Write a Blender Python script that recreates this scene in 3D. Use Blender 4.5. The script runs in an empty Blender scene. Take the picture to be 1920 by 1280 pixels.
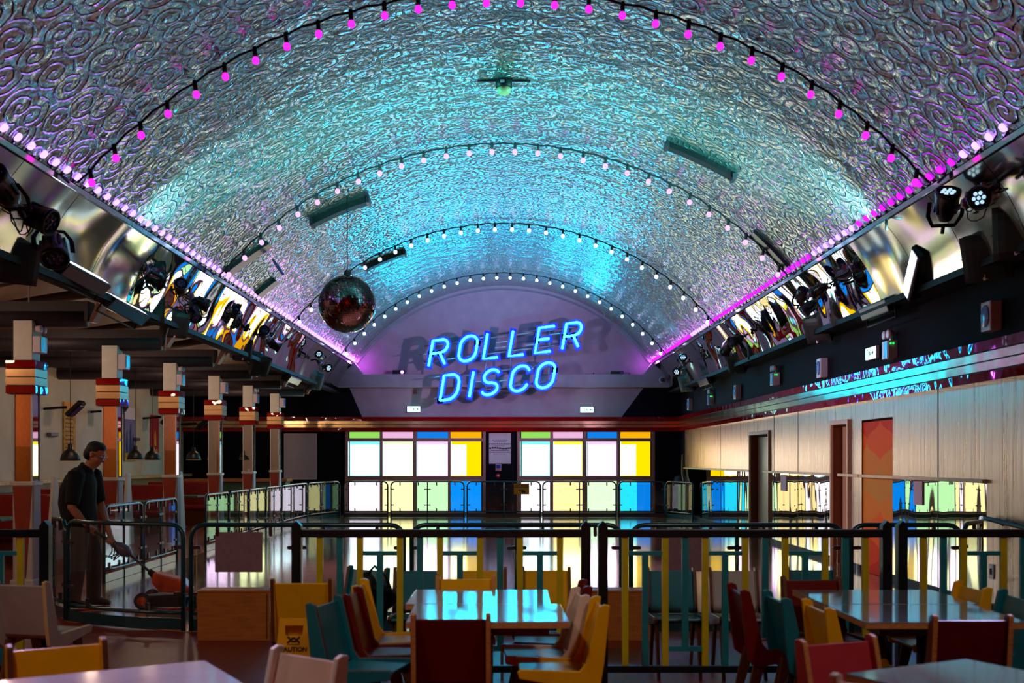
import bpy, bmesh, math, random
from mathutils import Vector, Matrix, Euler
random.seed(7)
SC = bpy.context.scene
COL = SC.collection
PI = math.pi
# ---------------------------------------------------------------- camera, world, exposure
F = 2000.0                 # focal length in pixels of a 1920 px wide frame
VX, VY, EYE = 944.0, 862.0, 1.55
cam = bpy.data.cameras.new('camera')
cam.sensor_width = 36.0
cam.lens = F / 1920 * 36.0
cam.shift_x = (960 - VX) / 1920
cam.shift_y = (VY - 640) / 1920
cam.clip_start = 0.05
cam.dof.use_dof = True
cam.dof.focus_distance = 17.0
cam.dof.aperture_fstop = 2.8
camo = bpy.data.objects.new('camera', cam)
camo.location = (0, 0, EYE)
camo.rotation_euler = (PI / 2, 0, 0)
COL.objects.link(camo)
SC.camera = camo
vs = SC.view_settings
vs.view_transform = 'Standard'
vs.look = 'None'
vs.gamma = 1.0
vs.use_curve_mapping = False
vs.exposure = 0.0
world = bpy.data.worlds.new('dim_room_air')
SC.world = world
world.use_nodes = True
world.node_tree.nodes['Background'].inputs[0].default_value = (0.40, 0.32, 0.46, 1)
world.node_tree.nodes['Background'].inputs[1].default_value = 0.02
SC.cycles.max_bounces = 8
SC.cycles.transparent_max_bounces = 16
SC.cycles.sample_clamp_indirect = 6.0
SC.cycles.caustics_reflective = False
SC.cycles.caustics_refractive = False

def light(kind, name, loc, energy, col, size=0.1, rot=None, target=None, spot=60, blend=0.6, sy=None, spread=None):
    l = bpy.data.lights.new(name, kind)
    l.energy = energy
    l.color = col
    if kind == 'AREA':
        l.shape = 'RECTANGLE'
        l.size = size
        l.size_y = sy or size
        if spread: l.spread = math.radians(spread)
    else:
        l.shadow_soft_size = size
    if kind == 'SPOT':
        l.spot_size = math.radians(spot)
        l.spot_blend = blend
    o = bpy.data.objects.new(name, l)
    o.location = loc
    if target is not None:
        d = Vector(target) - Vector(loc)
        o.rotation_euler = d.to_track_quat('-Z', 'Y').to_euler()
    COL.objects.link(o)
    return o

# colour wash from the ledge floodlights over the foil vault
light('SPOT', 'ledge_wash', (-4.25, 11.9, 3.80), 1500, (0.18, 0.92, 1.0), 0.15, target=(-2.7, 13.6, 5.6), spot=80, blend=.9)
light('SPOT', 'ledge_wash', (4.25, 11.7, 3.85), 1700, (0.30, 0.94, 1.0), 0.15, target=(2.7, 13.4, 5.6), spot=80, blend=.9)
light('SPOT', 'ledge_wash', (-4.2, 13.0, 3.85), 1300, (0.0, 1.0, 0.86), 0.15, target=(0.6, 14.6, 6.3), spot=70, blend=1.0)
light('SPOT', 'ledge_wash', (4.2, 13.0, 3.85), 1300, (0.0, 1.0, 0.86), 0.15, target=(-0.6, 14.6, 6.3), spot=70, blend=1.0)
light('SPOT', 'ledge_wash', (-4.2, 23.0, 3.9), 420, (0.05, 0.35, 1.0), 0.15, target=(-1.5, 25.5, 6.0), spot=75)
light('SPOT', 'ledge_wash', (4.2, 24.2, 3.9), 420, (0.05, 0.55, 1.0), 0.15, target=(1.5, 26.0, 6.0), spot=75)
# lilac beams of the third par clusters on the lunette and its ledge
light('SPOT', 'par_and_fill_beam', (4.1, 19.5, 3.72), 1500, (0.85, 0.55, 1.0), 0.06, target=(-0.3, 29.9, 4.3), spot=42, blend=.8)
light('SPOT', 'par_and_fill_beam', (-4.1, 19.2, 3.72), 800, (0.80, 0.60, 1.0), 0.06, target=(0.5, 29.9, 4.5), spot=42, blend=.8)
light('SPOT', 'par_and_fill_beam', (-4.0, 15.4, 3.6), 900, (1.0, 0.50, 0.85), 0.06, target=(-1.0, 15.0, 0.0), spot=75, blend=1.0)  # added pink wash to tint the rink floor, no lit can behind it
light('SPOT', 'par_and_fill_beam', (4.0, 15.4, 3.6), 900, (0.85, 0.50, 1.0), 0.06, target=(1.5, 14.0, 0.0), spot=75, blend=1.0)  # added lilac wash on the rink floor, likewise without a lit can
light('POINT', 'strip_end_glow', (-4.02, 29.6, 4.25), 9, (0.75, 0.1, 1.0), 0.05)
light('POINT', 'strip_end_glow', (4.02, 29.6, 4.25), 5, (0.75, 0.1, 1.0), 0.05)
# added warm fill lights over the left aisle and the cafe
for yy in (11.4, 14.5, 17.4, 20.2, 23.1, 26.0):
    light('POINT', 'aisle_fill', (-6.7, yy, 2.95), 26, (1.0, 0.68, 0.46), 0.12)  # unseen point lights added to brighten pillars and aisle wall
light('POINT', 'aisle_fill', (-7.2, 6.6, 2.7), 75, (1.0, 0.72, 0.5), 0.12)  # extra unseen fill for the orange wall mirrored in the pillars
light('SPOT', 'par_and_fill_beam', (-4.1, 13.3, 3.66), 1100, (1.0, 0.60, 0.78), 0.06, target=(4.97, 15.4, 2.3), spot=50, blend=.9)  # added pink fill to brighten the right wall, not a par can
for xx in (-2.4, 2.4):
    light('SPOT', 'cafe_fill', (xx, 3.4, 4.6), 170, (1.0, 0.80, 0.66), 0.15, target=(xx * .8, 6.6, 0.3), spot=95, blend=.8)  # unseen overhead fill added for chairs and fence, no fitting
light('SPOT', 'back_wall_fill', (0.0, -1.2, 3.4), 450, (1.0, 0.22, 0.06), 0.12, target=(0, -4, 1.8), spot=110)
light('SPOT', 'par_and_fill_beam', (-4.0, 8.2, 3.5), 1100, (0.85, 0.50, 1.0), 0.06, target=(-1.5, 3.9, 0.7), spot=26, blend=.8)  # added lilac fill to tint the lower left table
light('SPOT', 'par_and_fill_beam', (4.0, 8.2, 3.5), 260, (0.55, 0.45, 1.0), 0.06, target=(1.9, 4.3, 0.7), spot=28, blend=.8)  # added violet fill for the lower right table

# ---------------------------------------------------------------- helpers
def lin(c):
    c = c / 255.0
    return c / 12.92 if c <= 0.04045 else ((c + 0.055) / 1.055) ** 2.4
def rgb(r, g, b): return (lin(r), lin(g), lin(b), 1.0)

def P(px, py, Y):
    """the point at depth Y whose picture is at pixel px, py"""
    return Vector(((px - VX) * Y / F, Y, EYE - (py - VY) * Y / F))

class NT:
    def __init__(s, m):
        m.use_nodes = True
        s.t = m.node_tree
        s.t.nodes.clear()
        s.out = s.n('ShaderNodeOutputMaterial')
    def n(s, typ, ins=None, **kw):
        nd = s.t.nodes.new(typ)
        for k, v in kw.items(): setattr(nd, k, v)
        for k, v in (ins or {}).items():
            if isinstance(v, bpy.types.NodeSocket): s.t.links.new(v, nd.inputs[k])
            else: nd.inputs[k].default_value = v
        return nd
    def math(s, op, a, b=None, c=None, clamp=False):
        ins = {0: a}
        if b is not None: ins[1] = b
        if c is not None: ins[2] = c
        return s.n('ShaderNodeMath', ins, operation=op, use_clamp=clamp).outputs[0]
    def ramp(s, fac, stops, interp='LINEAR'):
        r = s.n('ShaderNodeValToRGB', {0: fac})
        cr = r.color_ramp
        cr.interpolation = interp
        while len(cr.elements) < len(stops): cr.elements.new(0.5)
        for e, (p, c) in zip(cr.elements, stops):
            e.position = p
            e.color = c if len(c) == 4 else (*c, 1)
        return r.outputs[0]
    def link(s, a, b): s.t.links.new(a, b)

def scale_col(c, k): return (min(1, c[0] * k), min(1, c[1] * k), min(1, c[2] * k), 1)

def mat(name, col, rough=0.5, metal=0.0, var=0.12, ns=9.0, bump=0.0, spec=0.5, coat=0.0, stretch=(1, 1, 1), aniso=0.0):
    m = bpy.data.materials.new(name)
    t = NT(m)
    tc = t.n('ShaderNodeTexCoord')
    mp = t.n('ShaderNodeMapping', {0: tc.outputs['Object'], 'Scale': stretch})
    no = t.n('ShaderNodeTexNoise', {'Vector': mp.outputs[0], 'Scale': ns, 'Detail': 4.0})
    c = t.ramp(no.outputs[0], [(0.3, scale_col(col, 1 - var)), (0.7, scale_col(col, 1 + var))])
    p = t.n('ShaderNodeBsdfPrincipled', {'Base Color': c, 'Roughness': rough, 'Metallic': metal,
            'Specular IOR Level': spec, 'Coat Weight': coat, 'Coat Roughness': 0.08, 'Anisotropic': aniso})
    if bump:
        b = t.n('ShaderNodeBump', {'Height': no.outputs[0], 'Strength': bump, 'Distance': 0.02})
        t.link(b.outputs[0], p.inputs['Normal'])
    t.link(p.outputs[0], t.out.inputs[0])
    return m

def emat(name, col, strength):
    m = bpy.data.materials.new(name)
    t = NT(m)
    e = t.n('ShaderNodeEmission', {'Color': (*col[:3], 1), 'Strength': strength})
    t.link(e.outputs[0], t.out.inputs[0])
    return m

class MB:
    """collects shapes and links them as one mesh object"""
    def __init__(s): s.v, s.f, s.m, s.sm = [], [], [], []
    def add(s, vs_, fs, mi=0, smooth=False):
        o = len(s.v)
        s.v += [tuple(v) for v in vs_]
        for f in fs:
            s.f.append([i + o for i in f]); s.m.append(mi); s.sm.append(smooth)
        return s
    def box(s, c, size, R=None, mi=0):
        c = Vector(c); hx, hy, hz = size[0] / 2, size[1] / 2, size[2] / 2
        vs_ = [Vector((x, y, z)) for x in (-hx, hx) for y in (-hy, hy) for z in (-hz, hz)]
        if R is not None: vs_ = [R @ v for v in vs_]
        return s.add([c + v for v in vs_], [(0, 1, 3, 2), (4, 6, 7, 5), (0, 4, 5, 1), (2, 3, 7, 6), (0, 2, 6, 4), (1, 5, 7, 3)], mi)
    def span(s, a, b, mi=0):
        """axis-aligned box from corner a to corner b"""
        return s.box([(p + q) / 2 for p, q in zip(a, b)], [abs(q - p) for p, q in zip(a, b)], None, mi)
    def tube(s, pts, r, n=8, mi=0, closed=False, smooth=True, caps=True):
        pts = [Vector(p) for p in pts]
        N = len(pts)
        rs = r if isinstance(r, (list, tuple)) else [r] * N
        rings, up = [], None
        for i in range(N):
            if closed: d = pts[(i + 1) % N] - pts[i - 1]
            else: d = pts[min(i + 1, N - 1)] - pts[max(i - 1, 0)]
            if d.length < 1e-9: d = Vector((0, 0, 1))
            d.normalize()
            if up is None:
                up = Vector((0, 0, 1)) if abs(d.z) < 0.9 else Vector((1, 0, 0))
            a = up - d * up.dot(d)
            if a.length < 1e-6: a = d.orthogonal()
            a.normalize(); up = a
            b = d.cross(a)
            rr = rs[i] if isinstance(rs[i], (list, tuple)) else (rs[i], rs[i])
            rings.append([pts[i] + a * math.cos(2 * PI * k / n) * rr[0] + b * math.sin(2 * PI * k / n) * rr[1] for k in range(n)])
        vs_ = [v for ring in rings for v in ring]
        fs = []
        for i in range(N if closed else N - 1):
            j = (i + 1) % N
            for k in range(n):
                fs.append((i * n + k, i * n + (k + 1) % n, j * n + (k + 1) % n, j * n + k))
        if caps and not closed:
            fs.append(tuple(range(n - 1, -1, -1)))
            fs.append(tuple((N - 1) * n + k for k in range(n)))
        return s.add(vs_, fs, mi, smooth)
    def lathe(s, prof, n=16, M=None, mi=0, smooth=True):
        M = M or Matrix()
        vs_ = [M @ Vector((r * math.cos(2 * PI * k / n), r * math.sin(2 * PI * k / n), z)) for r, z in prof for k in range(n)]
        fs = [(i * n + k, i * n + (k + 1) % n, (i + 1) * n + (k + 1) % n, (i + 1) * n + k) for i in range(len(prof) - 1) for k in range(n)]
        fs.append(tuple(range(n - 1, -1, -1)))
        fs.append(tuple((len(prof) - 1) * n + k for k in range(n)))
        return s.add(vs_, fs, mi, smooth)
    def ball(s, c, r, n=12, mi=0, R=None):
        c = Vector(c); r = r if isinstance(r, (list, tuple)) else (r, r, r)
        M = Matrix.Translation(c) @ (R.to_4x4() if R else Matrix()) @ Matrix.Diagonal((*r, 1))
        k = max(6, n // 2 + 1)
        return s.lathe([(max(1e-3, math.sin(PI * i / k)), -math.cos(PI * i / k)) for i in range(k + 1)], n, M, mi)
    def prism(s, poly, t, M=None, mi=0, mside=None):
        """polygon in the local XY plane, thickness t along local Z, centred"""
        M = M or Matrix()
        n = len(poly)
        vs_ = [M @ Vector((a, b, z)) for z in (-t / 2, t / 2) for a, b in poly]
        s.add(vs_, [tuple(range(n - 1, -1, -1)), tuple(range(n, 2 * n))], mi)
        ms = mi if mside is None else mside
        o = len(s.v) - 2 * n
        for k in range(n):
            s.f.append([o + k, o + (k + 1) % n, o + n + (k + 1) % n, o + n + k]); s.m.append(ms); s.sm.append(False)
        return s
    def quad(s, a, b, c, d, mi=0): return s.add([a, b, c, d], [(0, 1, 2, 3)], mi)
    def build(s, name, mats, parent=None, loc=None, rot=None, bevel=0.0, seg=2, fix=True):
        me = bpy.data.meshes.new(name)
        me.from_pydata(s.v, [], s.f)
        mats = mats if isinstance(mats, (list, tuple)) else [mats]
        for m in mats: me.materials.append(m)
        for p, mi, sm in zip(me.polygons, s.m, s.sm):
            p.material_index = mi
            p.use_smooth = sm
        me.update()
        if fix:
            bm = bmesh.new(); bm.from_mesh(me)
            bmesh.ops.recalc_face_normals(bm, faces=bm.faces)
            bm.to_mesh(me); bm.free()
        o = bpy.data.objects.new(name, me)
        COL.objects.link(o)
        if parent is not None: o.parent = parent
        if loc is not None: o.location = loc
        if rot is not None: o.rotation_euler = rot
        if bevel:
            md = o.modifiers.new('edge', 'BEVEL')
            md.width = bevel; md.segments = seg; md.limit_method = 'ANGLE'; md.angle_limit = math.radians(40)
        return o

def thing(name, label, cat, loc=(0, 0, 0), rz=0.0, group=None, rot=None):
    o = bpy.data.objects.new(name, None)
    o.empty_display_size = 0.1
    COL.objects.link(o)
    o.location = loc
    o.rotation_euler = rot if rot is not None else (0, 0, rz)
    return tag(o, label, cat, group)
def tag(o, label, cat, group=None, kind=None):
    o['label'] = label; o['category'] = cat
    if group: o['group'] = group
    if kind: o['kind'] = kind
    return o
def struct(o, label, cat):
    return tag(o, label, cat, None, 'structure')
def child(o, parent, loc=None, rot=None):
    """a linked copy of a part (shares mesh data)"""
    c = o.copy(); COL.objects.link(c); c.parent = parent
    if loc is not None: c.location = loc
    if rot is not None: c.rotation_euler = rot
    return c
def copy_tree(o, parent=None):
    c = o.copy(); COL.objects.link(c)
    if parent is not None: c.parent = parent
    for ch in list(o.children): copy_tree(ch, c)
    return c
def frame_m(o, x, y):
    """4x4 matrix with origin o, local X and Y axes (Z = X cross Y)"""
    x = Vector(x).normalized(); y = Vector(y); y = (y - x * y.dot(x)).normalized(); z = x.cross(y)
    M = Matrix((x, y, z)).transposed().to_4x4()
    M.translation = Vector(o)
    return M
def lettering(txt, size, material, parent, loc, rot, ext=0.001, name='lettering', align='CENTER', shear=0.0):
    c = bpy.data.curves.new(name, 'FONT')
    c.body = txt; c.size = size; c.extrude = ext; c.offset = size * .035; c.align_x = align; c.align_y = 'CENTER'; c.shear = shear
    o = bpy.data.objects.new(name, c)
    c.materials.append(material)
    COL.objects.link(o)
    bpy.context.view_layer.update()
    me = bpy.data.meshes.new_from_object(o.evaluated_get(bpy.context.evaluated_depsgraph_get()))
    bpy.data.objects.remove(o)
    o = bpy.data.objects.new(name, me); COL.objects.link(o)
    o.parent = parent; o.location = loc; o.rotation_euler = rot
    return o
ORD = ['first', 'second', 'third', 'fourth', 'fifth', 'sixth', 'seventh', 'eighth', 'ninth', 'tenth']
# ---------------------------------------------------------------- materials
M = {}
M['navy'] = mat('navy_paint', rgb(18, 16, 28), 0.8, var=0.1, spec=0.1)
M['mauve'] = mat('pale_plaster', rgb(168, 150, 168), 0.8, var=0.08, ns=3, bump=0.1)
M['ledge'] = mat('black_ledge', rgb(9, 8, 11), 0.6, spec=0.2)
M['white_wall'] = mat('cream_wall', rgb(206, 196, 180), 0.7, var=0.08, ns=2.0)
M['redwall'] = mat('orange_red_wall', rgb(200, 70, 40), 0.6)
M['orangewall'] = mat('orange_wall_paint', rgb(226, 130, 70), 0.6)
M['darkwood'] = mat('dark_brown_boards', rgb(70, 48, 34), 0.7, var=0.35, ns=4, stretch=(0.5, 8, 1))
M['beam'] = mat('dark_beam_paint', rgb(48, 40, 50), 0.55)
M['bracket'] = mat('rust_red_steel', rgb(130, 78, 66), 0.5)
M['redgloss'] = None
M['silver'] = None
M['black'] = mat('matt_black', rgb(10, 10, 12), 0.55, spec=0.3)
M['blackgloss'] = mat('black_plastic', rgb(13, 13, 17), 0.28)
M['rubber'] = mat('black_cable', rgb(12, 12, 14), 0.6)
M['collar'] = mat('gold_collar_laminate', rgb(186, 140, 88), 0.3, metal=0.35, var=0.08)
M['white'] = mat('white_paint', rgb(225, 222, 218), 0.45, var=0.05)
M['whiteplastic'] = mat('white_plastic', rgb(222, 212, 236), 0.3, var=0.05)
M['terracotta'] = mat('terracotta_panel', rgb(165, 58, 30), 0.5, var=0.12)
M['redbooth'] = mat('red_vinyl', rgb(150, 22, 20), 0.4)
M['tealpaint'] = mat('dark_teal_enamel', rgb(14, 62, 74), 0.22, spec=0.6, var=0.08)
M['fenceframe'] = mat('near_black_teal_paint', rgb(14, 24, 30), 0.35, spec=0.3)
M['slaty'] = mat('yellow_slat_paint', rgb(196, 178, 20), 0.45)
M['slatt'] = mat('teal_slat_paint', rgb(18, 122, 136), 0.45)
M['ply'] = mat('plywood_edge', rgb(196, 136, 78), 0.5, var=0.25, ns=30, stretch=(1, 1, 6))
M['plydark'] = mat('dark_plywood_edge', rgb(96, 52, 30), 0.5, var=0.2)
M['boxwood'] = mat('varnished_plywood', rgb(178, 108, 48), 0.4, var=0.2, ns=5, stretch=(1, 1, 8))
M['cyel'] = mat('yellow_laminate', rgb(232, 178, 16), 0.28, var=0.05)
M['cred'] = mat('maroon_laminate', rgb(104, 20, 16), 0.3, var=0.08)
M['cteal'] = mat('teal_laminate', rgb(14, 110, 128), 0.3, var=0.06)
M['cgrey'] = mat('pale_grey_laminate', rgb(176, 170, 172), 0.25, var=0.05)
M['cwhite'] = mat('cream_white_laminate', rgb(224, 204, 190), 0.35, var=0.05)
M['cpink'] = mat('rose_red_laminate', rgb(176, 52, 66), 0.4, var=0.08)
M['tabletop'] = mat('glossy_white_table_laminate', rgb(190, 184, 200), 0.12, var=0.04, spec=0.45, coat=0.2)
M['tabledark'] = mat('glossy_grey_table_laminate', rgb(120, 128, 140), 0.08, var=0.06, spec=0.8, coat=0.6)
M['steel'] = mat('dark_steel', rgb(70, 70, 78), 0.35, metal=0.8)
M['chrome'] = mat('chrome', rgb(225, 222, 225), 0.08, metal=1.0, var=0.02)
M['clip'] = mat('brown_plastic_clip', rgb(58, 34, 36), 0.4)
M['paper'] = mat('white_card', rgb(222, 205, 222), 0.7, var=0.03)
M['board'] = mat('pale_board', rgb(205, 188, 205), 0.6, var=0.04)
M['ink'] = mat('black_ink', rgb(24, 20, 26), 0.7)
M['signyellow'] = mat('yellow_sign_card', rgb(240, 160, 20), 0.5, var=0.04)
M['blueink'] = mat('blue_ink', rgb(30, 50, 165), 0.6)
M['redink'] = mat('red_ink', rgb(200, 25, 30), 0.5)
M['aluframe'] = mat('bronze_window_frame', rgb(165, 118, 118), 0.35, metal=0.2, var=0.06)
M['jamb'] = mat('brown_door_wood', rgb(112, 52, 26), 0.35, var=0.2, ns=4, stretch=(6, 6, 0.6))
M['doorleaf'] = mat('pale_door_leaf', rgb(206, 176, 140), 0.35, var=0.08, ns=3, stretch=(6, 6, 0.4))
M['dado'] = mat('cream_dado_wood', rgb(214, 186, 128), 0.4, var=0.12)
M['skin'] = mat('skin', rgb(196, 128, 96), 0.5, var=0.06)
M['hair'] = mat('dark_hair', rgb(26, 18, 16), 0.55, var=0.3, ns=60, bump=0.4)
M['shirt'] = mat('black_cotton', rgb(9, 10, 13), 0.85, var=0.2, ns=20)
M['trousers'] = mat('black_trousers', rgb(8, 8, 10), 0.85, var=0.25, ns=20)
M['orange'] = mat('orange_plastic', rgb(235, 84, 16), 0.35)
M['lavender'] = mat('grey_purple_plastic', rgb(96, 88, 120), 0.35)
M['cautiony'] = mat('yellow_caution_plastic', rgb(226, 164, 20), 0.4, var=0.05)
M['tilesheet'] = mat('grey_tiled_sheet', rgb(140, 132, 150), 0.5, var=0.2, ns=12)
M['green_seat'] = mat('green_vinyl', rgb(60, 100, 84), 0.5)
M['pendant'] = mat('black_pendant_shade', rgb(22, 22, 26), 0.4)
M['ball'] = mat('mirror_tile', rgb(150, 130, 135), 0.05, metal=1.0, var=0.1, ns=30)
M['floodbody'] = mat('black_flood_housing', rgb(18, 20, 30), 0.3)
M['postery'] = mat('yellow_poster', rgb(196, 150, 40), 0.6, var=0.45, ns=14)
M['posterb'] = mat('violet_poster', rgb(120, 110, 160), 0.6, var=0.3, ns=6)
M['posterr'] = mat('red_poster', rgb(190, 30, 40), 0.6, var=0.15)
M['posteror'] = mat('orange_print', rgb(240, 150, 40), 0.6)
M['posterdk'] = mat('dark_blue_print', rgb(24, 36, 90), 0.6, var=0.4)
# light-giving materials
M['bulb_mag'] = emat('magenta_bulb_glow', (1.0, 0.02, 0.72), 1.6)
M['bulb_pink'] = emat('pink_white_bulb_glow', (1.0, 0.30, 1.0), 2.4)
M['bulb_blue'] = emat('blue_white_bulb_glow', (0.62, 0.66, 1.0), 5.0)
M['strip_white'] = emat('violet_white_bulb_glow', (0.44, 0.20, 1.0), 3.8)
M['strip_mag'] = emat('violet_magenta_bulb_glow', (0.66, 0.012, 1.0), 1.9)
M['neon'] = emat('ice_blue_neon', (0.007, 0.80, 0.92), 40.0)
M['exit'] = emat('exit_sign_glow', (0.45, 1.0, 0.86), 3.0)
M['exitdark'] = mat('exit_sign_ink', rgb(0, 120, 100), 0.5)
M['floodlens'] = emat('flood_strip_glow', (0.82, 0.88, 1.0), 5.0)
M['parlens'] = emat('par_lens_glow', (0.55, 0.85, 1.0), 1.0)
M['parlensdim'] = mat('dark_lens', rgb(60, 60, 110), 0.1)
M['ledgreen'] = emat('green_indicator_glow', (0.02, 1.0, 0.1), 2.0)
M['ledpurple'] = emat('violet_indicator_glow', (0.6, 0.2, 1.0), 6.0)
M['blue_glint_and_foil'] = mat('blue_reflection_and_foil', rgb(105, 145, 240), 0.25, spec=0.9)  # on box faces a blue reflection put into the colour; foil flap is plain blue

def wavy(name, col, rough, sx, sy, strength, dist, metal=1.0):
    m = bpy.data.materials.new(name)
    t = NT(m)
    tc = t.n('ShaderNodeTexCoord')
    mp = t.n('ShaderNodeMapping', {0: tc.outputs['Object'], 'Scale': (sx, sx, sy)})
    no = t.n('ShaderNodeTexNoise', {'Vector': mp.outputs[0], 'Scale': 1.0, 'Detail': 1.0, 'Roughness': 0.3})
    b = t.n('ShaderNodeBump', {'Height': no.outputs[0], 'Strength': strength, 'Distance': dist})
    p = t.n('ShaderNodeBsdfPrincipled', {'Base Color': col, 'Roughness': rough, 'Metallic': metal, 'Normal': b.outputs[0]})
    t.link(p.outputs[0], t.out.inputs[0])
    return m
M['redgloss'] = wavy('red_gloss_laminate', rgb(150, 10, 18), 0.03, 4.0, 4.0, 1.0, 0.010, 0.0)
M['silver'] = wavy('polished_silver_strip', rgb(196, 166, 126), 0.17, 3.0, 3.0, 1.0, 0.006, 0.95)
M['mirror'] = wavy('wavy_wall_mirror', rgb(235, 228, 225), 0.015, 2.0, 0.5, 1.0, 0.012)
M['cove'] = wavy('crumpled_cove_mirror', rgb(225, 222, 225), 0.02, 0.9, 0.9, 1.0, 0.14)
M['covesatin'] = wavy('satin_cove_sheet', rgb(200, 194, 188), 0.12, 0.6, 0.6, 1.0, 0.30)
M['colmirror'] = wavy('pillar_mirror', rgb(225, 215, 210), 0.02, 0.5, 0.5, 0.2, 0.01)

def brushed():
    m = bpy.data.materials.new('brushed_wall_sheet')
    t = NT(m)
    tc = t.n('ShaderNodeTexCoord')
    mp = t.n('ShaderNodeMapping', {0: tc.outputs['Object'], 'Scale': (1, 9, 0.35)})
    no = t.n('ShaderNodeTexNoise', {'Vector': mp.outputs[0], 'Scale': 1.2, 'Detail': 6.0, 'Roughness': 0.65})
    c = t.ramp(no.outputs[0], [(0.25, rgb(168, 136, 116)), (0.75, rgb(226, 192, 166))])
    r = t.n('ShaderNodeMapRange', {0: no.outputs[0], 1: 0.3, 2: 0.7, 3: 0.24, 4: 0.36})
    b = t.n('ShaderNodeBump', {'Height': no.outputs[0], 'Strength': 0.35, 'Distance': 0.02})
    p = t.n('ShaderNodeBsdfPrincipled', {'Base Color': c, 'Roughness': r.outputs[0], 'Metallic': 0.75, 'Normal': b.outputs[0]})
    t.link(p.outputs[0], t.out.inputs[0])
    return m
M['brushed'] = brushed()

def foil():
    """embossed scroll-work foil: every voronoi cell carries one spiral"""
    m = bpy.data.materials.new('embossed_scroll_foil')
    t = NT(m)
    tc = t.n('ShaderNodeTexCoord')
    S = 2.9
    uv = tc.outputs['UV']
    dn = t.n('ShaderNodeTexNoise', {'Vector': uv, 'Scale': 9.0, 'Detail': 2.0}, noise_dimensions='2D')
    off = t.n('ShaderNodeVectorMath', {0: dn.outputs['Color'], 1: (0.5, 0.5, 0.5)}, operation='SUBTRACT')
    off2 = t.n('ShaderNodeVectorMath', {0: off.outputs[0], 'Scale': 0.035}, operation='SCALE')
    uvd = t.n('ShaderNodeVectorMath', {0: uv, 1: off2.outputs[0]}, operation='ADD').outputs[0]
    vo = t.n('ShaderNodeTexVoronoi', {'Vector': uvd, 'Scale': S, 'Randomness': 0.55}, voronoi_dimensions='2D')
    d = t.n('ShaderNodeVectorMath', {0: uvd, 1: vo.outputs['Position']}, operation='SUBTRACT')
    sx = t.n('ShaderNodeSeparateXYZ', {0: d.outputs[0]})
    ang = t.math('ARCTAN2', sx.outputs[1], sx.outputs[0])
    r = t.math('MULTIPLY', vo.outputs['Distance'], 1.0)
    ph = t.math('ADD', t.math('MULTIPLY', r, 24.0), ang)
    rid = t.math('POWER', t.math('MULTIPLY_ADD', t.math('SINE', ph), 0.5, 0.5), 9.0)
    fine = t.n('ShaderNodeTexNoise', {'Vector': uv, 'Scale': 26.0, 'Detail': 3.0}, noise_dimensions='2D')
    wide = t.n('ShaderNodeTexNoise', {'Vector': uv, 'Scale': 3.0, 'Detail': 2.0}, noise_dimensions='2D')
    mid = t.n('ShaderNodeTexNoise', {'Vector': uv, 'Scale': 8.0, 'Detail': 1.5}, noise_dimensions='2D')
    # sheet joints
    su = t.n('ShaderNodeSeparateXYZ', {0: uv})
    jn = t.math('GREATER_THAN', t.math('FRACT', t.math('MULTIPLY', su.outputs[0], 0.82)), 0.985)
    h = t.math('ADD', t.math('MULTIPLY', rid, 0.75), t.math('MULTIPLY', fine.outputs[0], 0.15))
    h = t.math('ADD', h, t.math('MULTIPLY', wide.outputs[0], 1.4))
    h = t.math('ADD', h, t.math('MULTIPLY', mid.outputs[0], 0.3))
    h = t.math('SUBTRACT', h, t.math('MULTIPLY', jn, 0.5))
    b = t.n('ShaderNodeBump', {'Height': h, 'Strength': 1.0, 'Distance': 0.026})
    c = t.ramp(fine.outputs[0], [(0.3, rgb(125, 140, 138)), (0.7, rgb(195, 205, 204))])
    p = t.n('ShaderNodeBsdfPrincipled', {'Base Color': c, 'Roughness': 0.05, 'Metallic': 1.0, 'Normal': b.outputs[0]})
    p2 = t.n('ShaderNodeBsdfPrincipled', {'Base Color': c, 'Roughness': 0.46, 'Metallic': 0.6, 'Normal': b.outputs[0]})
    mx = t.n('ShaderNodeMixShader', {0: 0.24, 1: p.outputs[0], 2: p2.outputs[0]})
    t.link(mx.outputs[0], t.out.inputs[0])
    return m
M['foil'] = foil()

def glassmat(name, scratch=0.5, tint=(0.96, 0.98, 0.98, 1)):
    m = bpy.data.materials.new(name)
    t = NT(m)
    tc = t.n('ShaderNodeTexCoord')
    n1 = t.n('ShaderNodeTexNoise', {'Vector': tc.outputs['Object'], 'Scale': 2.0, 'Detail': 3.0})
    mp = t.n('ShaderNodeMapping', {0: tc.outputs['Object'], 'Rotation': (0.5, 0.7, 0.9), 'Scale': (10, 60, 10)})
    n2 = t.n('ShaderNodeTexNoise', {'Vector': mp.outputs[0], 'Scale': 1.0, 'Detail': 1.0})
    sc = t.math('MULTIPLY', t.math('GREATER_THAN', n2.outputs[0], 0.74), t.math('MULTIPLY', n1.outputs[0], scratch))
    tr = t.n('ShaderNodeBsdfTransparent', {'Color': tint})
    gl = t.n('ShaderNodeBsdfGlossy', {'Roughness': 0.02})
    lw = t.n('ShaderNodeLayerWeight', {'Blend': 0.5})
    fr = t.math('MULTIPLY_ADD', t.math('POWER', lw.outputs['Facing'], 4.0), 0.9, 0.03)
    mx = t.n('ShaderNodeMixShader', {0: fr, 1: tr.outputs[0], 2: gl.outputs[0]})
    df = t.n('ShaderNodeBsdfDiffuse', {'Color': (0.8, 0.8, 0.9, 1)})
    haze = t.math('MULTIPLY_ADD', sc, 1.0, 0.008, clamp=True)
    mx2 = t.n('ShaderNodeMixShader', {0: haze, 1: mx.outputs[0], 2: df.outputs[0]})
    t.link(mx2.outputs[0], t.out.inputs[0])
    return m
M['glass'] = glassmat('scratched_clear_panel', 0.35)

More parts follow.
